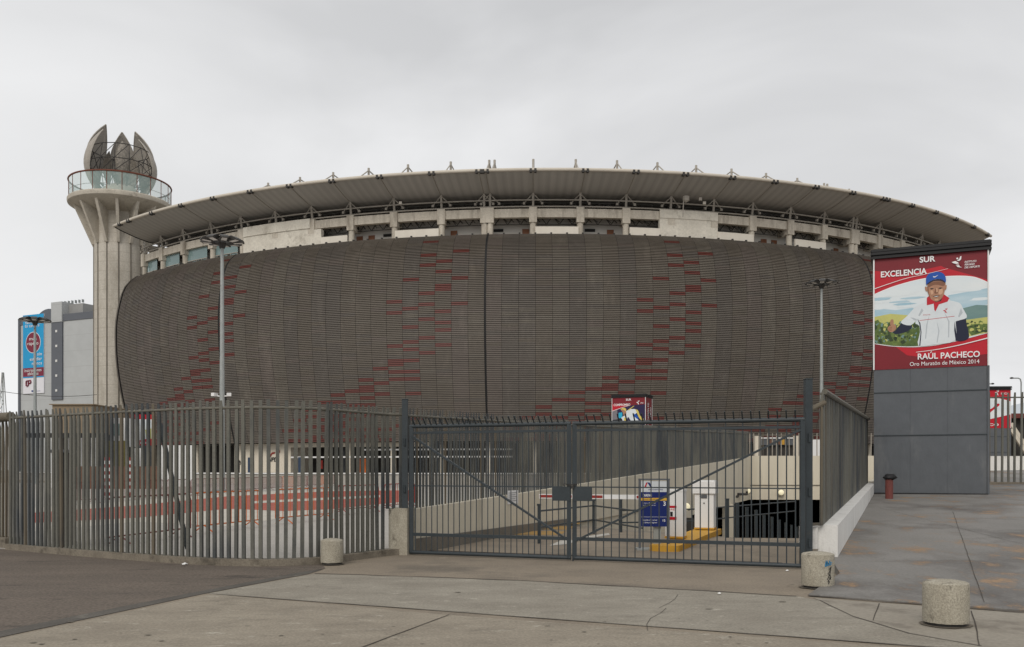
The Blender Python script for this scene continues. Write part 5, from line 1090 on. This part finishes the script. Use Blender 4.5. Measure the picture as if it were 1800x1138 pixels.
# ------------------------------------------------------------------ FAR CLUTTER ON THE LEFT
def simple(name, label, cat, m, fn, group=None):
    mb = MB(); fn(mb); return tag(mb.build(name, m), label, cat, group)
M['brown'] = mat('brown_render', (.26, .205, .14), (.22, .17, .118), .6, .9); M['brick'] = mat('orange_brick', (.17, .088, .058), (.12, .07, .05), 1, .9)
ks = thing('kiosk', 'flat brown service building behind the left end of the curved fence', 'building', (-40, 80, 0))
a, b = W3(92, 707, 80), W3(162, 707, 80); mb = MB(); mb.box(a.x, b.x, 80, 88, zat(762, 80), zat(712, 80)); mb.build('upper_wall', M['brown'], ks)
mb = MB(); mb.box(a.x - .2, b.x + .2, 79.8, 88, zat(712, 80), zat(710.5, 80)); mb.build('roof_slab', M['brown'], ks)
mb = MB(); mb.box(a.x, b.x, 81.5, 88, 0, zat(762, 80)); mb.build('lower_wall', M['darker'], ks)
for k in range(4): mb = MB(); X = a.x + (b.x - a.x) * k / 3; mb.box(X - .15, X + .15, 80.1, 80.4, 0, zat(762, 80)); mb.build('pillar', M['white'], ks)
mb = MB(); a, b = W3(95, 765, 84), W3(232, 765, 84); mb.box(a.x, b.x, 78.5, 79, zat(770, 79), zat(762, 79)); mb.build('dark_fascia', M['black'], ks)
wb = thing('white_booth', 'white booth with a glazed front below the tower', 'booth', (-36, 84, 0)); a, b = W3(188, 735, 84), W3(222, 735, 84)
mb = MB(); mb.box(a.x, b.x, 84, 87, zat(785, 84), zat(735, 84)); mb.build('wall', M['white'], wb); mb = MB(); mb.box(a.x + .5, b.x - .4, 83.93, 84, zat(766, 84), zat(745, 84)); mb.build('window', M['winglass'], wb)
mb = MB(); mb.box(a.x + .1, a.x + .4, 84.1, 84.4, 0, zat(785, 84)); mb.box(b.x - .4, b.x - .1, 84.1, 84.4, 0, zat(785, 84)); mb.build('support', M['galv'], wb)
simple('brick_wall', 'low orange brick wall running behind the striped poles', 'wall', M['brick'], lambda mb: mb.box(W3(100, 830, 76).x, W3(280, 830, 76).x, 76, 76.4, 0, zat(820, 76)))
simple('green_hedge_screen', 'olive yellow screen above the brick wall below the tower', 'screen', mat('olive_mesh', (.13, .11, .03), (.09, .08, .03), 3), lambda mb: mb.box(W3(128, 800, 82).x, W3(225, 800, 82).x, 82, 82.3, zat(820, 82), zat(775, 82)))
a = W3(78, 800, 19.0); b = W3(131, 800, 19.4)
bp_ = thing('sentry_booth', 'dark sheet metal booth close behind the curved fence', 'booth', (a.x, 19, 0)); mb = MB(); mb.prism([(a.x, 19.3), (b.x, 19.0), (b.x - .3, 20.1), (a.x - .3, 20.3)], 0, 2.0); mb.build('booth_body', M['black'], bp_)
mb = MB(); mb.prism([(a.x - .08, 19.2), (b.x + .08, 18.9), (b.x - .3, 20.2), (a.x - .4, 20.4)], 2.0, 2.06); mb.build('roof', M['metalgrey'], bp_)
for X0, X1, nm_ in ((283, 338, 'white panel stand behind the leaning brace'),): simple('white_hoarding', nm_, 'hoarding', M['white'], lambda mb: mb.box(W3(X0, 800, 86).x, W3(X1, 800, 86).x, 86, 86.2, 0, zat(783, 86)))
for k, px in enumerate((189.5, 226)):
    q = W3(px, 820, 50); o = thing('striped_pole', ('left', 'right')[k] + ' red and white striped pole behind the curved fence', 'pole', (q.x, 50, 0), 'striped poles on the plaza'); zt = zat(804, 50); h = zt / 12
    for j in range(12): mb = MB(); mb.lathe([(.17, j * h), (.17, (j + 1) * h)], (q.x, 50), 12); mb.build('band', M['redpaint' if j % 2 else 'white'], o)
simple('round_emblem_board', 'white board with a red ring beside the distant red billboard', 'sign', M['white'], lambda mb: mb.box(W3(234, 800, 84).x, W3(248, 800, 84).x, 84, 84.2, 0, zat(788, 84)))
# behind the garage wall
f9, _ = fence('slat_fence', 'low pale picket fence above the garage mouth', [(18.7, 73), (25, 73), (33, 73)], lambda s_, p: .4, zat(762, 73) - .4, .36, rails=(zat(766, 73) - .4,), m='steelpaint', limit=60, w=.07, dep=.05)
sb = thing('sign_canopy', 'dark kiosk with a grey and orange sign band above the garage mouth', 'kiosk', (30, 96, 0)); a, b = W3(1336, 780, 96), W3(1396, 780, 96)
mb = MB(); mb.box(a.x, b.x, 96, 99, 0, zat(772, 96)); mb.build('kiosk_body', M['darker'], sb); mb = MB(); mb.box(a.x - .2, b.x + .3, 95.7, 96, zat(783, 96), zat(772, 96)); mb.build('sign_band', M['metalgrey'], sb)
for x0, x1, c_ in ((1353, 1359, 'brick'), (1364, 1371, 'brick'), (1373, 1379, 'yellow')): mb = MB(); mb.box(W3(x0, 0, 95.6).x, W3(x1, 0, 95.6).x, 95.6, 95.69, zat(782, 96), zat(773, 96)); mb.build('sign_panel', M[c_], sb)
mb = MB(); mb.box(a.x - .2, b.x + .3, 95.6, 96, zat(771.5, 96), zat(769.5, 96)); mb.build('canopy_edge', M['white'], sb)
for px in (1332, 1400): mb = MB(); q = W3(px, 780, 94); mb.lathe([(.34, 0), (.34, zat(766, 94))], (q.x, 94), 14); tag(mb.build('pillar', M['cream'], auto=40), 'cream round pillar %s of the dark kiosk above the garage mouth' % ('left' if px == 1332 else 'right'), 'pillar')
simple('white_hoarding', 'bright white hoarding between the right gate post and the white wall fence', 'hoarding', M['white'], lambda mb: mb.box(W3(1407, 780, 88).x, W3(1446, 780, 88).x, 88, 88.2, 0, zat(773, 88)))
# right far background
ff2 = fence('slat_fence', 'open picket fence to the right of the billboard tower', [(17.9, 36.0), (24.5, 35.2)], lambda s_, p: 1.12, zat(690, 35.8) - 1.12, .235, rail_dz=.2, w=.075, dep=.06)[0]
mb = MB(); mb.bar((17.5, 36.0, .98), (24.5, 35.2, .98), .4, .32); mb.build('kerb', M['plinth'], ff2)
simple('white_wall', 'long white wall seen between the pickets at the right edge', 'wall', M['whitewall'], lambda mb: mb.box(35, 75, 70, 70.4, 0, zat(802, 70)))
fb = thing('footbridge', 'dark footbridge with pale sloping stairs at the far right edge', 'footbridge', (60, 100, 0)); a = W3(1776, 735, 100)
mb = MB(); mb.box(a.x, a.x + 14, 100, 103, zat(735, 100), zat(727, 100)); mb.build('deck', M['darkred'], fb)
mb = MB(); mb.box(a.x + 1, a.x + 14, 101, 104, 0, zat(735, 100)); mb.build('pier_wall', M['darker'], fb)
for k in range(2): mb = MB(); s0, s1 = W3(1777, 745 + k * 10, 99), W3(1806, 790 + k * 10, 99); mb.bar(s0, s1, .3, .35); mb.build('stair_stringer', M['cream'], fb)
# low hills and skyline
def hill(pts, Y, m, nm):
    mb = MB(); v = [W3(px, py, Y) for px, py in pts]; mb.prism([(0, 0)], 0, 0) if False else None
    n = len(v); f = [(p.x, p.y - 0, p.z) for p in v]; b = [(p.x * 1.1, p.y + 400, -20) for p in v]; c = [(p.x * .97, p.y - 120, -10) for p in v]
    mb.add(f + b + c, [(i, i + 1, n + i + 1, n + i) for i in range(n - 1)] + [(2 * n + i, 2 * n + i + 1, i + 1, i) for i in range(n - 1)]); kind(mb.build(nm, m, smooth=True), 'structure')
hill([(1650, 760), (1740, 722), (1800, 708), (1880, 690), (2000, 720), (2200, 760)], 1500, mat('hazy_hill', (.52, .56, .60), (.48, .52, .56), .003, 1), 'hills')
# lattice mast and overhead cable
q = W3(5, 720, 160); lm = thing('lattice_mast', 'thin lattice antenna mast at the far left edge', 'mast', (q.x, 160, 0)); zt = zat(655, 160); mb = MB()
for s_, t_ in ((-1, -1), (1, -1), (1, 1), (-1, 1)): mb.tube([(q.x + s_ * .9, 160 + t_ * .9, 0), (q.x + s_ * .1, 160 + t_ * .1, zt)], .07, 4)
for k in range(14):
    z0, z1 = zt * k / 14, zt * (k + 1) / 14; w0, w1 = .9 - .8 * k / 14, .9 - .8 * (k + 1) / 14; s_ = 1 if k % 2 else -1; mb.tube([(q.x - s_ * w0, 160 - w0, z0), (q.x + s_ * w1, 160 - w1, z1)], .05, 4)
mb.build('lattice', M['galv'], lm)
a, b = W3(-30, 682, 120), W3(170, 694, 125); mb = MB(); mb.tube([a + (b - a) * t + Vector((0, 0, -1.0 * 4 * t * (1 - t) * .6)) for t in [i / 12 for i in range(13)]], .035, 5); tag(mb.build('overhead_cable', M['bracketdark']), 'thin overhead cable crossing in front of the office block', 'cable')
# ------------------------------------------------------------------ PERSON on the terrace
q = W3(419, 829, 104); zf = 1.2
def person():
    V = [(0, 0, .92), (0, 0, 1.15), (0, 0, 1.40), (0, 0, 1.50), (0, -.02, 1.62), (.10, 0, .86), (.12, -.05, .48), (.11, .03, .06), (.12, -.12, .03), (-.10, 0, .86), (-.13, .10, .48), (-.12, .26, .08), (-.12, .14, .03), (.20, 0, 1.38), (.25, .05, 1.12), (.24, -.06, .90), (-.20, 0, 1.38), (-.26, -.05, 1.12), (-.25, -.16, .92)]
    E_ = [(0, 1), (1, 2), (2, 3), (3, 4), (0, 5), (5, 6), (6, 7), (7, 8), (0, 9), (9, 10), (10, 11), (11, 12), (2, 13), (13, 14), (14, 15), (2, 16), (16, 17), (17, 18)]
    Rr = [.15, .14, .15, .06, .10, .09, .065, .045, .04, .09, .065, .045, .04, .06, .045, .035, .06, .045, .035]
    me = bpy.data.meshes.new('person'); me.from_pydata(V, E_, []); o = bpy.data.objects.new('person', me); COL.objects.link(o); o.location = (q.x, 104, zf)
    sk = o.modifiers.new('skin', 'SKIN'); me.skin_vertices.new() if not me.skin_vertices else None
    for i, r in enumerate(Rr): me.skin_vertices[0].data[i].radius = (r, r)
    me.skin_vertices[0].data[0].use_root = True; o.modifiers.new('smooth', 'SUBSURF').levels = 1; me.materials.append(mat('dark_clothes', (.03, .028, .03), (.06, .05, .045), 3))
    return tag(o, 'person in dark clothes walking on the terrace by the cream wall', 'person')
person()
# ------------------------------------------------------------------ LITTER
def scrap(px, py, r, m, label):
    x, y = G(px, py); rr = random.Random(int(px * 7)); mb = MB(); n = 9; vs = [(x + r * rr.uniform(.5, 1.2) * cos(2 * pi * i / n), y + r * rr.uniform(.5, 1.2) * sin(2 * pi * i / n), .012 + rr.uniform(0, r * .5)) for i in range(n)] + [(x, y, r * .7 + .015)]
    mb.add(vs, [(i, (i + 1) % n, n) for i in range(n)] + [tuple(range(n))[::-1]]); tag(mb.build('litter', m), label, 'litter')
scrap(707, 972, .07, M['white'], 'crumpled white paper scrap at the foot of the concrete end block')
scrap(738, 971, .07, M['yellow'], 'yellow wrapper lying under the left gate leaf')
scrap(730, 972.5, .05, M['white'], 'white wrapper lying next to the yellow one under the left gate leaf')
scrap(325, 994, .05, M['white'], 'small white paper scrap below the curved fence kerb'); scrap(1384, 1005, .025, M['white'], 'tiny white scrap near the graffiti bollard')
scrap(1265, 1046, .03, M['white'], 'tiny white scrap on the driveway joint below the gate'); scrap(1636, 1048, .035, M['white'], 'tiny pale scrap beside the weathered bollard')
